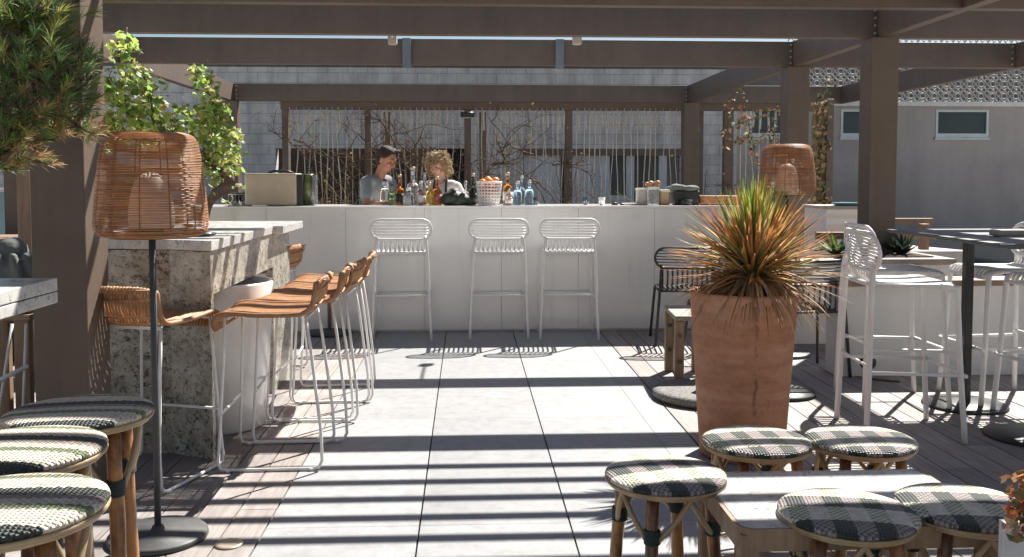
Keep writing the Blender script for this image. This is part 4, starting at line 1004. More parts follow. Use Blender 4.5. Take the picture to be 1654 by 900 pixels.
# ------------------------------------------------------------------ terracotta pot and spiky plant
pot = thing('terracotta_pot', 'tall tapered terracotta pot with damp stains on the deck edge', 'pot', (0, 0, 0))
pc = AY(1201, 480, 4.48); PHt = AY(1201, 480, 4.22).z; pot.location = (pc.x, 4.48, 0)
print('pot', pc, PHt)
r0, r1 = .205, .262
g = MB(); g.lathe([(0, 0), (r0 - .01, 0), (r0, .012), (r0 + (r1 - r0) * .35, .3), (r0 + (r1 - r0) * .7, .6), (r1 - .003, PHt - .03), (r1 + .002, PHt - .012), (r1 - .004, PHt), (r1 - .02, PHt), (r1 - .028, PHt - .01), (r1 - .035, PHt - .06), (0, PHt - .06)], 64); g.build('pot_body', 'terracotta', pot)
g = MB(); g.lathe([(0, PHt - .03), (.1, PHt - .032), (r1 - .034, PHt - .05)][::-1], 32); g.build('soil', 'soil', pot)
yu = thing('spiky_yucca', 'spiky rosette plant with green heart, orange tips and dry drooping leaves in the pot', 'plant', (pc.x + .045, 4.48, PHt + .03))
g = MB()
def blade(d, l, wd, ctop, cbot, droop=0.05, base=Vector((0, 0, .04)), twist=0):
    d = d.normalized(); s = d.cross(Vector((0, 0, 1)));
    if s.length < .1: s = Vector((rnd(-1, 1), rnd(-1, 1), 0))
    s.normalize(); nrm_ = s.cross(d); V = []; Cc = []; n = 6; p = base.copy() + d * .02; dd = d.copy()
    for q in range(n + 1):
        t_ = q / n; ww = wd * (.75 + .5 * math.sin(t_ * 2.2)) * (1 - t_ ** 2.2) + .0006
        V += [p - s * ww, p - nrm_ * ww * .45, p + s * ww]
        cc = tuple(cbot[i] + (ctop[i] - cbot[i]) * (t_ ** .8) for i in range(3)); Cc += [cc] * 3
        p = p + dd * l / n; dd = (dd + Vector((0, 0, -droop * (.5 + t_)))).normalized()
    F = []
    for q in range(n): o = q * 3; F += [(o, o + 1, o + 4, o + 3), (o + 1, o + 2, o + 5, o + 4)]
    g.add(V, F, True, cols=Cc)
for k in range(500):
    az = rnd(0, 2 * math.pi); u = random.random(); el = R(-4 + 94 * u ** .85)
    d = Vector((math.cos(az) * math.cos(el), math.sin(az) * math.cos(el), math.sin(el)))
    up = max(0, math.sin(el)); l = rnd(.36, .455) * (1.0 - .02 * up)
    if (el > R(60) and random.random() < .7) or random.random() < .07: ct, cb = (rnd(.22, .34), rnd(.28, .38), .07), (.08, .14, .045)
    elif el > R(30): ct, cb = random.choice([(.50, .16, .06), (.46, .22, .08), (.54, .25, .08), (.38, .13, .05), (.56, .36, .18)]), (.09, .14, .045)
    else: ct, cb = random.choice([(.50, .21, .06), (.58, .32, .11), (.42, .26, .10), (.52, .17, .05)]), (.20, .19, .07)
    vv = rnd(1.15, 1.75); ct = tuple(min(.9, x * vv) for x in ct); cb = tuple(x * 1.7 for x in cb)
    blade(d, l, rnd(.0060, .0088), ct, cb, rnd(.0, .05), Vector((rnd(-.02, .02), rnd(-.02, .02), rnd(.02, .10))))
for k in range(400):
    az = rnd(0, 2 * math.pi); el = R(rnd(-50, 5)); d = Vector((math.cos(az) * math.cos(el), math.sin(az) * math.cos(el), math.sin(el)))
    c = random.choice([(.40, .27, .15), (.50, .36, .22), (.28, .17, .09), (.42, .22, .10), (.55, .43, .30)]); vv = rnd(.9, 1.45); c = tuple(x * vv for x in c)
    blade(Vector((d.x, d.y, max(d.z, -.25))), rnd(.24, .46), rnd(.0032, .0055), c, tuple(x * .8 for x in c), rnd(.06, .34), Vector((rnd(-.03, .03), rnd(-.03, .03), rnd(.03, .08))))
g.build('foliage', 'leaf_blade', yu); g = MB(); g.lathe([(0, -.11), (.07, -.11), (.06, .0), (.05, .05), (.03, .1), (0, .11)], 14); g.build('trunk', 'bark', yu)

# ------------------------------------------------------------------ rattan lamps
def make_lamp(label, polebot):
    t = thing('rattan_lamp', label, 'lamp', group='rattan floor lamps')
    prof = [(.150, .0), (.185, .002), (.206, .016), (.214, .045), (.212, .09), (.206, .16), (.199, .23), (.191, .30), (.183, .345), (.174, .375), (.155, .395), (.130, .403)]
    pr = smoothline([(r, 0, z * .94) for r, z in prof], 12); tot = 0; acc = [0]
    for a, b in zip(pr[:-1], pr[1:]): tot += (b - a).length; acc.append(tot)
    g = MB(); nr = 78; i = 0
    for k in range(nr):
        s = tot * k / (nr - 1)
        while i < len(acc) - 2 and acc[i + 1] < s: i += 1
        f_ = (s - acc[i]) / max(1e-9, acc[i + 1] - acc[i]); p = pr[i].lerp(pr[i + 1], f_); ph = rnd(0, 6); am = rnd(.0004, .0012)
        g.tube([((p.x + am * math.sin(3 * a + ph)) * math.cos(a * math.pi / 28), (p.x + am * math.sin(3 * a + ph)) * math.sin(a * math.pi / 28), p.z + am * math.sin(a * .25 + ph)) for a in range(56)], .0018, 5, closed=True)
    for k in range(12): # top lid rings
        r_ = .125 - k * .0102
        if r_ > .01: g.tube([(r_ * math.cos(a * math.pi / 16), r_ * math.sin(a * math.pi / 16), .380) for a in range(32)], .0022, 5, closed=True)
    sh = g.build('lamp_shade', 'lamp_wicker', t)
    g = MB()
    for k in range(12):
        a = k * math.pi / 6 + .12; g.tube([((p.x - .004) * math.cos(a), (p.x - .004) * math.sin(a), p.z) for p in pr[::4]], .0028, 5)
    g.tube([(.151 * math.cos(a * math.pi / 24), .151 * math.sin(a * math.pi / 24), -.001) for a in range(48)], .006, 6, closed=True)
    g.build('rib', 'lamp_rib', sh)
    g = MB(); g.lathe([(0, .03), (.082, .03), (.088, .045), (.086, .10), (.076, .16), (.062, .20), (.045, .222), (.02, .235), (0, .237)], 28); g.build('diffuser', 'frosted', t)
    g = MB(); g.tube([(-.15, 0, 0), (.15, 0, 0)], .005, 6); g.tube([(0, -.15, 0), (0, .15, 0)], .005, 6); g.lathe([(0, -.012), (.045, -.012), (.045, .028), (0, .028)], 20); g.build('lamp_holder', 'black_paint', t)
    g = MB(); g.tube([(0, 0, -.012), (0, 0, polebot + .02)], .0135, 12); g.build('pole', 'dark_iron', t)
    g = MB(); g.lathe([(0, 0), (.19, 0), (.195, .006), (.193, .018), (.185, .024), (.03, .03), (.02, .05), (0, .05)], 48, (0, 0, polebot)); g.build('base', 'dark_iron', t)
    return t
YL = AH(262, 869).y
lz = AY(247, 381, YL).z; lp = make_lamp('rattan floor lamp on a thin black pole in the left foreground', -lz); lp.location = (AY(248, 500, YL).x, YL, lz)
lp_s = .94; lp.scale = (lp_s, lp_s, 1)
YL2 = 7.0; lz2 = AY(1270, 234, YL2).z - .38; l2 = make_lamp('rattan floor lamp farther back above the spiky plant', -lz2); l2.location = (AY(1271, 300, YL2).x, YL2, lz2)
# flush floor light
p = AH(370, 880); o = thing('floor_uplight', 'small round steel uplight flush in the deck beside the lamp base', 'light', (p.x, p.y, .001))
g = MB(); g.lathe([(.036, .0), (.052, 0), (.052, .004), (.036, .005)], 28); g.build('ring', 'steel', o); g = MB(); g.lathe([(0, .003), (.0355, .003)], 28); g.build('lens', 'stucco_pale', o)

# ------------------------------------------------------------------ left foreground table, bench and cushion
p = AH(93, 449, 1.06)
ft = thing('marble_high_table', 'white marble slab of a high table cut off at the left edge', 'table', (p.x, p.y, 0))
g = MB(); g.box(-1.2, 0, -.75, 0, 1.022, 1.06); g.box(-1.2, 0, -.75, 0, .985, 1.019); g.build('table_top', 'white_marble', ft, bevel=.003)
g = MB(); g.box(-.75, -.67, -.4, -.32, .02, .984); g.build('pole', 'dark_iron', ft); g = MB(); g.box(-.95, -.45, -.6, -.12, 0, .02); g.build('base', 'dark_iron', ft)
YK = 4.9
kb = thing('wooden_bar_bench', 'light wooden bench frame with cushion cloth beneath the left marble table', 'bench', (0, YK, 0))
xa_, xb2 = AY(-60, 510, YK).x, AY(51, 510, YK).x; zs = AY(30, 508, YK).z
g = MB(); g.box(xa_, xb2, -.02, .34, zs - .03, zs); g.build('seat', 'oak', kb, bevel=.004)
for X in (xb2 - .055, xa_ + .05):
    for y in (0, .28): g = MB(); g.box(X - .04, X + .04, y, y + .045, 0, zs - .031); g.build('leg', 'oak', kb, bevel=.004)
g = MB(); g.tube([(xb2 - .16, -.1, .0), (xb2 - .07, -.06, zs - .04)], .008, 8); g.tube([(xb2 - .02, -.1, .0), (xb2 + .0, -.06, zs - .04)], .008, 8); g.tube([(xa_, -.12, .22), (xb2 + .02, -.1, zs * .62)], .012, 8); g.build('stretcher', 'white_paint', kb)
cu = thing('parasol_cover', 'grey green bundled cloth heaped on the wooden bench by the big post', 'cloth bundle', (xb2 - .13, YK + .14, zs))
g = MB(); hz = AY(20, 386, YK).z - zs
g.sphere((0, 0, hz * .22), (.15, .15, hz * .24)); g.sphere((-.02, 0, hz * .5), (.125, .12, hz * .26)); g.sphere((-.03, .01, hz * .8), (.08, .085, hz * .2))
for k in range(7): a = rnd(-2.6, -.4); g.capsule((.10 * math.cos(a), .1 * math.sin(a), hz * .75), (.15 * math.cos(a + .5), .14 * math.sin(a + .5), .03), .022, .032)
g.build('cloth', 'grey_cloth', cu, remesh=.008)

# ------------------------------------------------------------------ things on the bar
TOP = BH + .001
def onbar(px, Y): q = AY(px, 333, Y); return (q.x, Y, TOP)
YO = 8.52
def bottle(px, h, r, mat, label, Y=8.5, neck=.35, cap='black_plastic', lab=True, fat=1.0, fill=None):
    t = thing('bottle', label, 'bottle', onbar(px, Y), 0, 'bottles standing on the bar')
    sh = h * (1 - neck); g = MB()
    g.lathe([(0, 0), (r * .95, 0), (r, .008), (r, sh * .82), (r * .85, sh * .93), (r * .5, sh * 1.04), (r * .36, sh * 1.14), (r * .34, h - .022), (r * .40, h - .02), (r * .40, h - .012), (r * .3, h - .01)], 20)
    g.build('glass_body', mat, t)
    g = MB(); g.lathe([(0, h - .008), (r * .42, h - .008), (r * .42, h + .018), (0, h + .02)], 14); g.build('cap', cap, t)
    if lab: g = MB(); g.lathe([(r + .0008, sh * .22), (r + .0008, sh * .66)], 20); me = g.build('paper_label', random.choice(['label_white', 'cardboard', 'black_paint', 'lip']), t)
    return t
BT = [(622, .22, .045, 'clear_glass', 'short clear bottle directly in front of the dark haired bartender', 8.55, .3),
      (633, .18, .035, 'green_glass', 'small dark green bottle by the hands of the dark haired bartender', 8.45, .35),
      (646, .26, .042, 'amber_glass', 'amber bottle just right of the dark haired bartender', 8.55, .4),
      (667, .33, .055, 'clear_glass', 'tallest clear bottle between the two bartenders', 8.5, .38),
      (686, .31, .042, 'clear_glass', 'slim clear bottle left of the blond bartender', 8.62, .42),
      (680, .20, .04, 'rose_glass', 'rose coloured bottle between tall clear bottles', 8.42, .35),
      (694, .19, .036, 'yellow_glass', 'short bright yellow bottle on the bar', 8.40, .3),
      (706, .24, .046, 'amber_glass', 'dark amber bottle in front of the blond bartender', 8.44, .38),
      (660, .14, .05, 'clear_glass', 'squat clear jar at the foot of the tallest clear bottle', 8.36, .2),
      (764, .27, .04, 'dark_glass', 'black wine bottle left of the basket of oranges', 8.55, .4),
      (752, .20, .035, 'clear_glass', 'clear bottle right of the dark bag', 8.62, .4),
      (820, .28, .045, 'amber_glass', 'tall brown bottle right of the basket of oranges', 8.55, .35),
      (822, .13, .034, 'rose_glass', 'little pale pink bottle in front of the brown bottle', 8.34, .3),
      (836, .20, .042, 'blue_glass', 'pale blue bottle right of the brown bottle', 8.45, .3),
      (843, .25, .032, 'blue_glass', 'taller slim blue bottle in the blue pair', 8.6, .4),
      (855, .21, .042, 'blue_glass', 'rightmost pale blue bottle on the bar', 8.45, .3)]
for b in BT: bottle(b[0], b[1], b[2], b[3], b[4], b[5], b[6], cap=random.choice(['black_plastic', 'label_white', 'steel']), lab=b[3] in ('amber_glass', 'dark_glass', 'rose_glass'))
for (px, lab) in ((866, 'small drinking glass right of the blue bottles'), (946, 'small clear glass standing alone on the bar'), (972, 'white salt pot beside the lone clear glass')):
    g = MB(); g.lathe([(0, 0), (.025, 0), (.032, .07), (.029, .07), (.023, .008), (0, .008)], 18); tag(g.build('drinking_glass', 'clear_glass' if px != 972 else 'white_panel', None, loc=onbar(px, 8.45)), lab, 'glass')
g = MB(); g.lathe([(0, 0), (.05, 0), (.09, .012), (.092, .018), (0, .012)], 24); tag(g.build('saucer', 'white_panel', None, loc=onbar(1020, 8.45)), 'white saucer on the bar left of the food tubs', 'saucer')
g = MB(); g.lathe([(0, 0), (.03, 0), (.03, .02), (.0, .024)], 16); g.lathe([(0, 0), (.02, 0), (.02, .015), (.0, .02)], 16, (.07, .02, 0)); tag(g.build('stopper_pair', 'black_plastic', None, loc=onbar(993, 8.45)), 'small black stoppers lying on the bar near the saucer', 'stoppers')
# basket with oranges
bk = thing('basket', 'white openwork basket on the bar heaped with oranges', 'basket', onbar(790, 8.45)); g = MB(); HBk = .205
for k in range(22):
    a = k * 2 * math.pi / 22
    g.tube([(.092 * math.cos(a), .092 * math.sin(a), 0), (.112 * math.cos(a), .112 * math.sin(a), HBk)], .0060, 5)
for j in range(8):
    z = j * HBk / 7; r_ = .092 + .02 * j / 7; g.tube([(r_ * math.cos(a * math.pi / 20), r_ * math.sin(a * math.pi / 20), z + .002) for a in range(40)], .0068 if j < 7 else .010, 6, closed=True)
g.build('lattice', 'white_paint', bk); g = MB(); g.lathe([(0, .004), (.09, .004), (.09, .008), (0, .008)], 24); g.build('base', 'white_paint', bk)
bl_ = onbar(790, 8.45); j = 0
for (x, y, z) in ((-.06, -.02, .205), (.0, -.055, .215), (.058, -.01, .22), (-.01, .03, .228), (.03, .055, .208), (-.045, .05, .208), (.05, -.05, .19), (-.05, -.055, .175), (0, 0, .15), (.055, .02, .14), (-.055, 0, .13), (0, -.05, .12)):
    g = MB(); g.sphere((0, 0, 0), (.036, .036, .034), 18, 12); g.tube([(0, 0, .0335), (0, 0, .036)], .003, 6)
    t = g.build('orange', 'orange_peel', None, loc=(bl_[0] + x, bl_[1] + y, bl_[2] + z)); tag(t, 'orange in the white basket on the bar', 'orange', 'oranges in the white basket')
# dark green crumpled bag
bgp = thing('dark_bag', 'dark green crumpled bag on the bar between the bottles and the orange basket', 'bag', onbar(737, 8.42)); g = MB()
g.sphere((-.03, 0, .06), (.11, .09, .075)); g.sphere((.04, 0, .05), (.09, .08, .06)); g.sphere((-.02, .02, .11), (.06, .05, .05)); g.sphere((.12, .02, .02), (.06, .05, .03)); g.capsule((-.1, -.05, .03), (-.02, -.04, .13), .03, .02); g.capsule((0, -.07, .02), (.06, -.05, .1), .03, .02)
g.build('cloth', 'dark_green_bag', bgp, remesh=.007)
# glass rack and steel machine, left
rk = thing('glass_rack', 'clear glasses held in a wire rack at the left end of the bar', 'rack', onbar(398, 8.5)); g = MB()
for z in (.02, .10): g.tube([(x, y, z) for x, y in rrect(.13, .11, .02)], .003, 5, closed=True)
for x in (-.13, -.04, .04, .13):
    for y in (-.11, .11): g.tube([(x, y, 0), (x, y, .10)], .0025, 5)
g.box(-.13, .13, -.11, .11, .0, .006); g.build('wire_frame', 'steel', rk)
for x in (-.085, 0, .085):
    for y in (-.06, .05):
        g = MB(); g.lathe([(0, .008), (.028, .008), (.036, .115), (.033, .115), (.026, .013), (0, .013)], 18, (x, y, 0)); tag(g.build('drinking_glass', 'clear_glass', None, loc=onbar(398, 8.5)), 'upturned drinking glass standing in the wire rack on the bar', 'glass', 'glasses in the wire rack')
mc = thing('steel_cabinet', 'brushed steel counter cabinet with curved green end panel at the left of the bar', 'machine', onbar(443, 8.5)); wz = AY(443, 280, 8.35).z - TOP; wx = (AY(485, 300, 8.35).x - AY(401, 300, 8.35).x) / 2
g = MB(); g.box(-wx, wx, -.15, .15, .0, wz); g.build('body', 'steel', mc, bevel=.012)
g = MB(); g.tube([(-.05, -.02, wz), (.0, -.02, wz + .02), (.12, -.02, wz + .02), (.18, -.02, wz)], .012, 8); g.build('handle', 'black_plastic', mc)
g = MB(); g.box(wx + .002, wx + .05, -.14, .16, 0, wz - .01); g.build('side_gap', 'black_plastic', mc)
g = MB(); g.lathe([(0, 0), (.06, 0), (.06, wz - .02), (.05, wz - .005), (0, wz - .005)], 24, (wx + .075, .0, 0)); g.build('end_panel', 'green_glaze', mc)
g = MB(); g.box(wx + .125, wx + .15, -.08, .08, 0, wz - .015); g.build('glass_edge', 'clear_glass', mc)
g = MB(); g.box(-.06, .06, -.05, .05, 0, .012); tag(g.build('white_tray', 'white_panel', None, bevel=.004, loc=onbar(420, 8.28)), 'thin white tray in front of the steel cabinet', 'tray')
# food tubs right
for (px, w2, h, mat, lab, Y) in ((1036, .045, .155, 'concrete_pale', 'leftmost cream food tub on the bar', 8.45), (1054, .05, .165, 'clear_glass', 'middle clear food tub with brown contents', 8.42), (1072, .045, .14, 'cardboard', 'tan food tub beside the dark box', 8.46)):
    t = thing('food_tub', lab, 'tub', onbar(px, Y), 0, 'food tubs at the right end of the bar'); g = MB(); g.prism(rrect(w2, .05, .012, 3), 0, h - .02); g.build('tub_body', mat, t, bevel=.003)
    g = MB(); g.prism(rrect(w2 + .004, .054, .012, 3), h - .019, h); g.build('lid', 'label_white', t, bevel=.003)
g = MB()
for k in range(7): g.sphere((rnd(-.07, .07), rnd(-.03, .03), .02 + rnd(0, .01)), rnd(.018, .028), 10, 7)
q = onbar(1054, 8.43); tag(g.build('bread_rolls', 'rattan_tan', None, loc=(q[0], q[1], q[2] + .17)), 'brown bread rolls heaped on the food tubs', 'bread')
t = thing('dark_crate', 'dark box with crumpled grey film on top near the right end of the bar', 'box', onbar(1104, 8.5)); g = MB(); g.prism([(-.10, -.09), (.13, -.09), (.12, .1), (-.09, .1)], 0, .13); g.build('box_body', 'black_plastic', t, bevel=.01)
g = MB()
for k in range(9): g.sphere((rnd(-.12, .08), rnd(-.06, .06), .15 + rnd(-.01, .015)), (rnd(.04, .08), rnd(.03, .06), rnd(.02, .035)), 10, 7)
g.build('film', 'grey_cloth', t, remesh=.008); g = MB(); g.lathe([(0, 0), (.05, 0), (.055, .05), (0, .05)], 20, (-.01, -.15, 0)); g.build('green_tin', 'green_band', t)
t = thing('wicker_tray', 'low reddish wicker tray behind the spiky plant on the bar', 'tray', onbar(1165, 8.5)); g = MB()
for z in range(6): g.tube([(x, y, .008 + z * .014) for x, y in rrect(.22, .13, .05)], .0075, 6, closed=True)
g.build('wicker', 'rattan_tan', t)
g = MB(); g.prism(rrect(.2, .11, .05), .001, .012); g.build('base', 'rattan_tan', t)

# ------------------------------------------------------------------ people
def person(label, loc, yaw, s, lean, headp, heady, hl, hr, skin, shirt, female):
    F = Vector((math.cos(yaw), math.sin(yaw), 0)); Lf = Vector((-math.sin(yaw), math.cos(yaw), 0)); U = Vector((0, 0, 1)); loc = Vector(loc)
    t = thing('person', label, 'person', tuple(loc))
    hip = Vector((0, 0, .94 * s)); sd = (U * math.cos(lean) + F * math.sin(lean)); fd = (F * math.cos(lean) - U * math.sin(lean))
    waist = hip + sd * .16 * s; chest = hip + sd * .36 * s; nb = hip + sd * .52 * s + F * .01
    hy = yaw + heady; HF0 = Vector((math.cos(hy), math.sin(hy), 0)); HL = Vector((-math.sin(hy), math.cos(hy), 0)); HU = U * math.cos(headp) + HF0 * math.sin(headp); HF = HF0 * math.cos(headp) - U * math.sin(headp)
    hc = nb + sd * .06 * s + HF0 * .02 + HU * .125 * s
    M3 = Matrix((HF, HL, HU)).transposed(); B3 = Matrix((fd, Lf, sd)).transposed()
    sh = .175 * s if not female else .155 * s
    b = MB(); k = s
    def hp(f, l, u): return hc + (HF * f + HL * l + HU * u) * k
    b.sphere(hp(-.008, 0, .028), (.098 * k, .076 * k, .098 * k), 20, 14, rot=M3); b.sphere(hp(.022, 0, -.045), (.066 * k, .058 * k, .072 * k), 18, 12, rot=M3)
    b.sphere(hp(.05, 0, -.093), (.028 * k, .026 * k, .02 * k), 12, 8, rot=M3)
    b.capsule(hp(.084, 0, .015), hp(.104, 0, -.028), .009 * k, .015 * k, 10); b.sphere(hp(.082, 0, .032), (.014 * k, .05 * k, .012 * k), 12, 8, rot=M3)
    for sg in (-1, 1):
        b.sphere(hp(.066, sg * .038, -.022), (.022 * k, .02 * k, .02 * k), 10, 8, rot=M3); b.sphere(hp(-.008, sg * .078, -.008), (.02 * k, .009 * k, .032 * k), 10, 8, rot=M3)
    b.sphere(hp(.083, 0, -.056), (.012 * k, .024 * k, .009 * k), 10, 6, rot=M3)
    b.capsule(nb - sd * .03, hc - HU * .05 * k - HF * .01, .056 * k, .05 * k, 16)
    tw = MB()
    def torso(m, e):
        m.sphere(hip, ((.115 + e) * k, (.165 + e) * k, (.12 + e) * k), 20, 12, rot=B3); m.sphere(waist, ((.10 + e) * k, (.14 + e) * k, (.14 + e) * k), 20, 12, rot=B3)
        m.sphere(chest, ((.115 + e) * k, (sh / k * .92 + e) * k, (.17 + e) * k), 20, 12, rot=B3); m.capsule(nb - sd * .045 * k - Lf * sh * .72, nb - sd * .045 * k + Lf * sh * .72, (.055 + e) * k, (.055 + e) * k)
        if female: 
            for sg in (-1, 1): m.sphere(chest + fd * .075 * k + Lf * sg * .065 * k, (.055 + e) * k, 12, 8)
    torso(b, 0)
    sleeves = []
    for sg, ht in ((1, hl), (-1, hr)):
        shd = nb - sd * .055 * k + Lf * sg * sh; h = Vector(ht) - loc; ua, fa = .29 * k, .27 * k; dv = h - shd; dl = min(dv.length, ua + fa - .005); dn = dv.normalized()
        a_ = (ua * ua - fa * fa + dl * dl) / (2 * dl); hgt = math.sqrt(max(0, ua * ua - a_ * a_)); eo = (Lf * sg * .5 - F * .6 - U * .55); eo = (eo - dn * eo.dot(dn)).normalized(); el = shd + dn * a_ + eo * hgt; wr = shd + dn * dl
        b.capsule(shd, el, .048 * k, .039 * k); b.capsule(el, wr, .040 * k, .026 * k); sleeves.append((shd, el))
        fdv = (wr - el).normalized(); fdv = (fdv * .8 + F * .5 - U * .05).normalized(); sv = fdv.cross(U).normalized(); uv = sv.cross(fdv)
        pc_ = wr + fdv * .045 * k; Hm = Matrix((fdv, sv, uv)).transposed(); b.sphere(pc_, (.052 * k, .04 * k, .018 * k), 14, 8, rot=Hm)
        for q, (o_, l_) in enumerate(((-.030, .068), (-.010, .078), (.010, .073), (.029, .058))):
            base = wr + fdv * .078 * k + sv * o_ * k; kn = base + (fdv * .55 * l_ + sv * o_ * .25 - uv * .010) * k; tip = kn + (fdv * .38 * l_ - uv * .028) * k
            b.capsule(base, kn, .0095 * k, .009 * k, 8); b.capsule(kn, tip, .0088 * k, .0078 * k, 8)
        tb_ = wr + fdv * .03 * k + sv * -sg * .03 * k; tk = tb_ + (fdv * .03 + sv * -sg * .03 - uv * .005) * k; b.capsule(tb_, tk, .0125 * k, .0105 * k, 8); b.capsule(tk, tk + (fdv * .028 + sv * -sg * .004 - uv * .01) * k, .0105 * k, .009 * k, 8)
    tr_ = MB()
    for sg in (-1, 1):
        h0 = hip + Lf * sg * .09 * k - U * .02; kn = Vector((0, 0, .50 * k)) + Lf * sg * .10 * k + F * .03; an = Vector((0, 0, .08 * k)) + Lf * sg * .11 * k
        b.capsule(h0, kn, .085 * k, .055 * k); b.capsule(kn, an, .055 * k, .036 * k); b.capsule(an - U * .04 * k, an + F * .14 * k - U * .05 * k, .034 * k, .026 * k)
        tr_.capsule(h0, kn, .10 * k, .07 * k); tr_.capsule(kn, an, .069 * k, .058 * k)
        q = MB(); q.capsule(an - U * .035 * k - F * .02, an + F * .15 * k - U * .042 * k, .042 * k, .036 * k); q.box(0, .001, 0, .001, .02, .021); q.build('shoe', 'black_plastic', t)
    tr_.sphere(hip - U * .0, (.13 * k, .18 * k, .12 * k), 20, 12)
    b.build('body', skin, t, remesh=.0062); tr_.build('trousers', 'trousers', t, remesh=.012)
    torso(tw, .013)
    for (a_, e_) in sleeves:
        e2 = a_.lerp(e_, .62 if not female else .5); tw.capsule(a_, e2, .062 * k, .056 * k)
    tw.build('t_shirt', shirt, t, remesh=.009)
    for sg in (-1, 1):
        q = MB(); q.sphere(hp(.079, sg * .030, .008), (.006 * k, .012 * k, .006 * k), 8, 6, rot=M3); q.build('eye', 'eye_dark', t)
        q = MB(); q.capsule(hp(.092, sg * .016, .036), hp(.084, sg * .048, .038), .004 * k, .003 * k, 6); q.build('eyebrow', 'hair_dark' if not female else 'hair_blond', t)
    q = MB(); q.sphere(hp(.0945, 0, -.057), (.004 * k, .019 * k, .0045 * k), 10, 6, rot=M3); q.build('mouth', 'lip', t)
    hm = MB()
    if not female:
        hm.sphere(hp(-.022, 0, .048), (.096 * k, .085 * k, .092 * k), 20, 14, rot=M3); hm.sphere(hp(-.05, 0, .0), (.066 * k, .08 * k, .085 * k), 18, 12, rot=M3)
        for j in range(26): hm.capsule(hp(rnd(-.06, .06), rnd(-.06, .06), .11), hp(rnd(.0, .09), rnd(-.05, .05), .118 + rnd(-.015, .015)), .018 * k, .011 * k, 8)
        hm.build('hair', 'hair_dark', t, remesh=.006)
    else:
        hm.sphere(hp(-.016, 0, .046), (.100 * k, .086 * k, .090 * k), 18, 12, rot=M3); hm.sphere(hp(-.05, 0, -.02), (.07 * k, .085 * k, .10 * k), 18, 12, rot=M3)
        for j in range(620):
            a = rnd(-2.7, 2.7); u = rnd(-.10, .13); rad = .088 + .03 * rnd(0, 1)
            if abs(a) < .95 and u < .055: continue
            if u > .085: rad *= rnd(.2, .85)
            elif u > .055: rad *= .98
            p0 = hp(-.025 - 0 + rad * math.cos(a), rad * 1.05 * math.sin(a), u + .01); P = []; ph = rnd(0, 6); tr0 = rnd(.006, .012)
            dr = (HF * math.cos(a) + HL * math.sin(a)) * .3 - U * rnd(.2, 1)
            for q2 in range(9): P.append(p0 + dr * (q2 * .006) + (HL * math.cos(ph + q2 * 1.1) + U * math.sin(ph + q2 * 1.1)) * tr0 + HF * math.sin(ph + q2) * tr0 * .6)
            hm.tube(P, rnd(.0022, .004), 5)
        hm.build('hair', 'hair_blond', t)
        ap = MB()
        for sg in (-1, 1): ap.tube(smoothline([nb + Lf * sg * .05 * k - fd * .05 + sd * .0, nb + Lf * sg * .062 * k + fd * .035 + sd * .02, chest + fd * .135 * k + Lf * sg * .065 * k + sd * .05, waist + fd * .125 * k + Lf * sg * .09 * k], 4), .011, 6, flat=2)
        ap.build('apron_straps', 'apron_navy', t)
        a2 = MB(); a2.sphere(hip + U * .06 + fd * .02, (.135 * k, .17 * k, .17 * k), 20, 12, rot=B3); a2.sphere(waist + fd * .02, (.118 * k, .145 * k, .13 * k), 20, 12, rot=B3); a2.build('apron', 'apron_navy', t, remesh=.012)
    return t
def tgt(px, py, Y): return tuple(AY(px, py, Y))
mpx = AY(612, 300, 9.05)
person('dark haired bartender in a grey t-shirt looking down behind the bar', (mpx.x - .11, 9.05, -.0), R(-38), .955, R(17), R(24), R(10), tgt(660, 324, 8.72), tgt(636, 326, 8.6), 'skin', 'tshirt_grey', False)
wpx = AY(716, 300, 9.0)
person('blond curly haired bartender in white shirt and dark apron straps behind the bar', (wpx.x, 9.02, -.0), R(-98), .915, R(12), R(22), R(-22), tgt(735, 330, 8.70), tgt(695, 330, 8.66), 'skin_pale', 'shirt_white', True)

# ------------------------------------------------------------------ leafy grape vine, upper left
gv = thing('grape_vine', 'sunlit yellow green grape vine with twisted trunk behind the rattan lamp', 'vine', (0, 0, 0)); g = MB(); lf = MB(); YG = 7.5
def G(px, py, dy=0): return AY(px, py, YG + dy)
base = G(330, 520); 
trunk = [G(305, 560, .5), G(318, 450, .4), G(330, 350, .2), G(345, 318), G(366, 300, -.05), G(372, 288, -.05), G(352, 276), G(330, 262), G(300, 235), G(270, 215)]
trunk[0].z = 0
g.tube(smoothline(trunk, 4), [.05 * (1 - .5 * i / 36) * rnd(.85, 1.15) for i in range(37)], 9)
arms = [[G(330, 262), G(335, 220), G(345, 180), G(330, 140), G(322, 118)], [G(345, 270), G(358, 240), G(360, 200), G(345, 170)], [G(300, 235), G(262, 205), G(240, 170), G(232, 130), G(212, 100), G(222, 72)], [G(270, 215), G(225, 200), G(190, 170), G(170, 140), G(158, 120)], [G(270, 215), G(215, 220), G(175, 205), G(160, 190)], [G(300, 235), G(300, 200), G(285, 180)], [G(366, 300), G(350, 250), G(360, 220)], [G(240, 170), G(205, 150), G(195, 115)]]
def leaf(c, s, cc):
    nrm_ = Vector((rnd(-.6, 1), rnd(-1, .8), rnd(.0, 1.2))).normalized(); a = nrm_.cross(Vector((rnd(-1, 1), rnd(-1, 1), rnd(-1, 1)))).normalized(); b_ = nrm_.cross(a)
    V = [c]; Cc = [tuple(x * .85 for x in cc)]
    n = 10
    for k in range(n):
        t_ = 2 * math.pi * k / n; rr_ = s * (1.0 if k % 2 == 0 else .68) * rnd(.88, 1.12); V.append(c + (a * math.cos(t_) + b_ * math.sin(t_)) * rr_ + nrm_ * s * rnd(-.28, .1)); Cc.append(cc)
    lf.add(V, [(0, 1 + k, 1 + (k + 1) % n) for k in range(n)], False, cols=Cc)
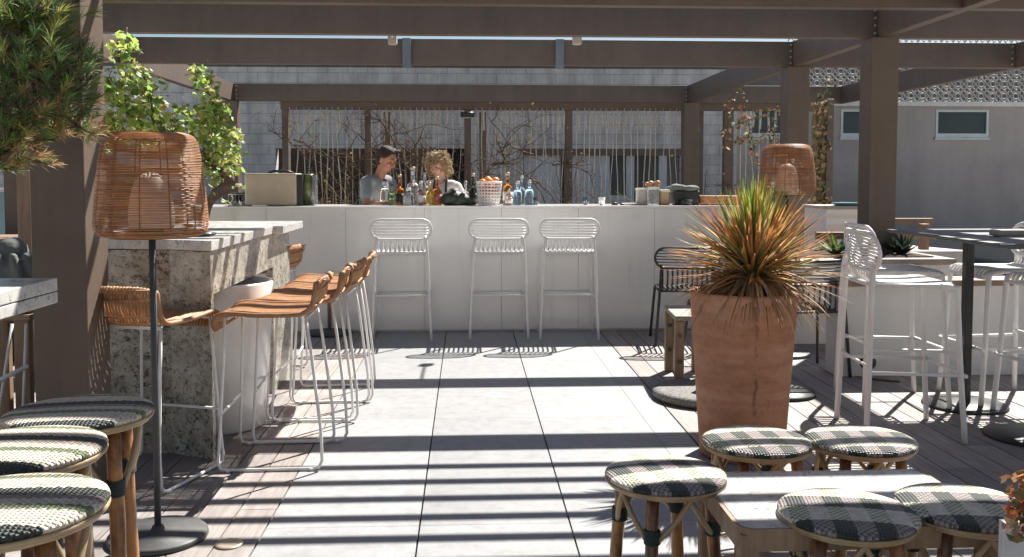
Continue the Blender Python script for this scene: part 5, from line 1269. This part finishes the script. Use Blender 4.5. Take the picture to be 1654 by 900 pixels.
GC = [(.50, .58, .14), (.40, .50, .11), (.64, .68, .24), (.24, .36, .09), (.46, .54, .14), (.74, .76, .46), (.17, .26, .07)]
for ai, A in enumerate(arms):
    A = [p + Vector((0, rnd(-.25, .25), 0)) if i else p for i, p in enumerate(A)]; S = smoothline(A, 4); g.tube(S, [.014 * (1 - .7 * i / len(S)) for i in range(len(S))], 6)
    for q in range(len(S)):
        for _ in range(random.randint(10, 16)):
            t_ = q / len(S); sp = .135 * (1.05 - .65 * t_); c = S[q] + Vector((rnd(-sp, sp), rnd(-.16, .16), rnd(-sp, sp)))
            leaf(c, rnd(.018, .040), tuple(x * rnd(.8, 1.15) for x in random.choice(GC)))
        if random.random() < .5: e = S[q] + Vector((rnd(-.12, .12), rnd(-.1, .1), rnd(-.05, .15))); g.tube([S[q], S[q].lerp(e, .5) + Vector((0, 0, .02)), e], .003, 4)
for k in range(260):
    c = G(rnd(150, 250), rnd(130, 245), rnd(-.2, .3)); leaf(c, rnd(.018, .040), tuple(x * rnd(.8, 1.1) for x in random.choice(GC)))
for k in range(150):
    c = G(rnd(300, 366), rnd(170, 275), rnd(-.2, .2)); leaf(c, rnd(.018, .038), tuple(x * rnd(.8, 1.1) for x in random.choice(GC)))
g.build('trunk', 'bark', gv); lf.build('foliage', 'vine_leaf', gv)

# ------------------------------------------------------------------ pine, upper left foreground
pt = thing('pine_tree', 'pine branches with dark green needle tufts hanging at the upper left corner', 'tree', (0, 0, 0)); g = MB(); nd = MB(); YP = 3.3
def Pp(px, py, dy=0): return AY(px, py, YP + dy)
def tuft(c, d, ln, n, cc):
    d = Vector(d).normalized(); a = d.cross(Vector((.3, .5, .8))).normalized(); b_ = d.cross(a)
    for k in range(n):
        t_ = rnd(0, 6.28); sp = rnd(.25, 1.1); dr = (d + (a * math.cos(t_) + b_ * math.sin(t_)) * sp).normalized(); s = dr.cross(Vector((rnd(-1, 1), rnd(-1, 1), rnd(-1, 1)))).normalized() * .0013; p0 = c + d * rnd(-.035, .02); l = ln * rnd(.7, 1.1); e = p0 + dr * l; m_ = p0 + dr * l * .5 + Vector((0, 0, .003))
        col_c = tuple(x * rnd(.7, 1.25) for x in cc); nd.add([p0 - s, p0 + s, m_ + s, m_ - s, e], [(0, 1, 2, 3), (3, 2, 4)], False, cols=[col_c] * 5)
tr0 = [Vector((-2.6, 3.5, 0)), Vector((-2.55, 3.5, .9)), Vector((-2.35, 3.45, 1.5)), Pp(-90, 180), Pp(-30, 60), Pp(-10, -120)]
g.tube(smoothline(tr0, 5), [.06 * (1 - .5 * i / 26) for i in range(26)], 9)
brs = [[(-40, 60), (20, 50), (70, 70), (100, 100), (118, 112)], [(-60, 120), (0, 140), (50, 130), (90, 150), (112, 165)], [(-60, 150), (0, 185), (60, 185), (105, 190), (128, 205)], [(-40, 20), (20, -10), (60, 10), (95, 20)], [(-80, 170), (-20, 230), (10, 235), (40, 225)],
       [(-70, 160), (-10, 190), (12, 235), (0, 258)], [(-30, 40), (20, 90), (60, 110), (80, 95)], [(-20, 0), (30, 30), (60, 40)], [(-30, -40), (10, -30), (50, -40)], [(-10, 260), (18, 245), (38, 215), (48, 190)]]
PC = [(.14, .24, .08), (.11, .19, .07), (.25, .31, .09), (.40, .42, .13), (.07, .12, .045)]
PD = [(.40, .26, .11), (.46, .33, .16), (.26, .28, .10)]
for bi, B in enumerate(brs):
    P = [Pp(x, y, rnd(-.18, .18)) for x, y in B]; S = smoothline(P, 5); g.tube(S, [.011 * (1 - .6 * i / len(S)) for i in range(len(S))], 6)
    for q in range(2, len(S)):
        for _ in range(4):
            o = Vector((rnd(-.09, .09), rnd(-.1, .1), rnd(-.06, .09))); c = S[q] + o; yy = EYE
            low = bi in (2, 4, 5, 9) and random.random() < .5
            tuft(c, o + Vector((.05, -.02, .06)), rnd(.045, .07), 26, random.choice(PD if low else PC)); 
            if random.random() < .6: g.tube([S[q], S[q].lerp(c, .5) + Vector((0, 0, -.006)), c], .0028, 4)
for k in range(110):
    x, y = rnd(-30, 98), rnd(-20, 110)
    if x > 95 and y < 60: continue
    tuft(Pp(x, y, rnd(-.2, .25)), (rnd(-.3, .6), rnd(-.6, .2), rnd(.2, 1)), rnd(.045, .07), 24, random.choice(PC))
g.build('trunk', 'bark', pt); nd.build('foliage', 'pine_needle', pt)
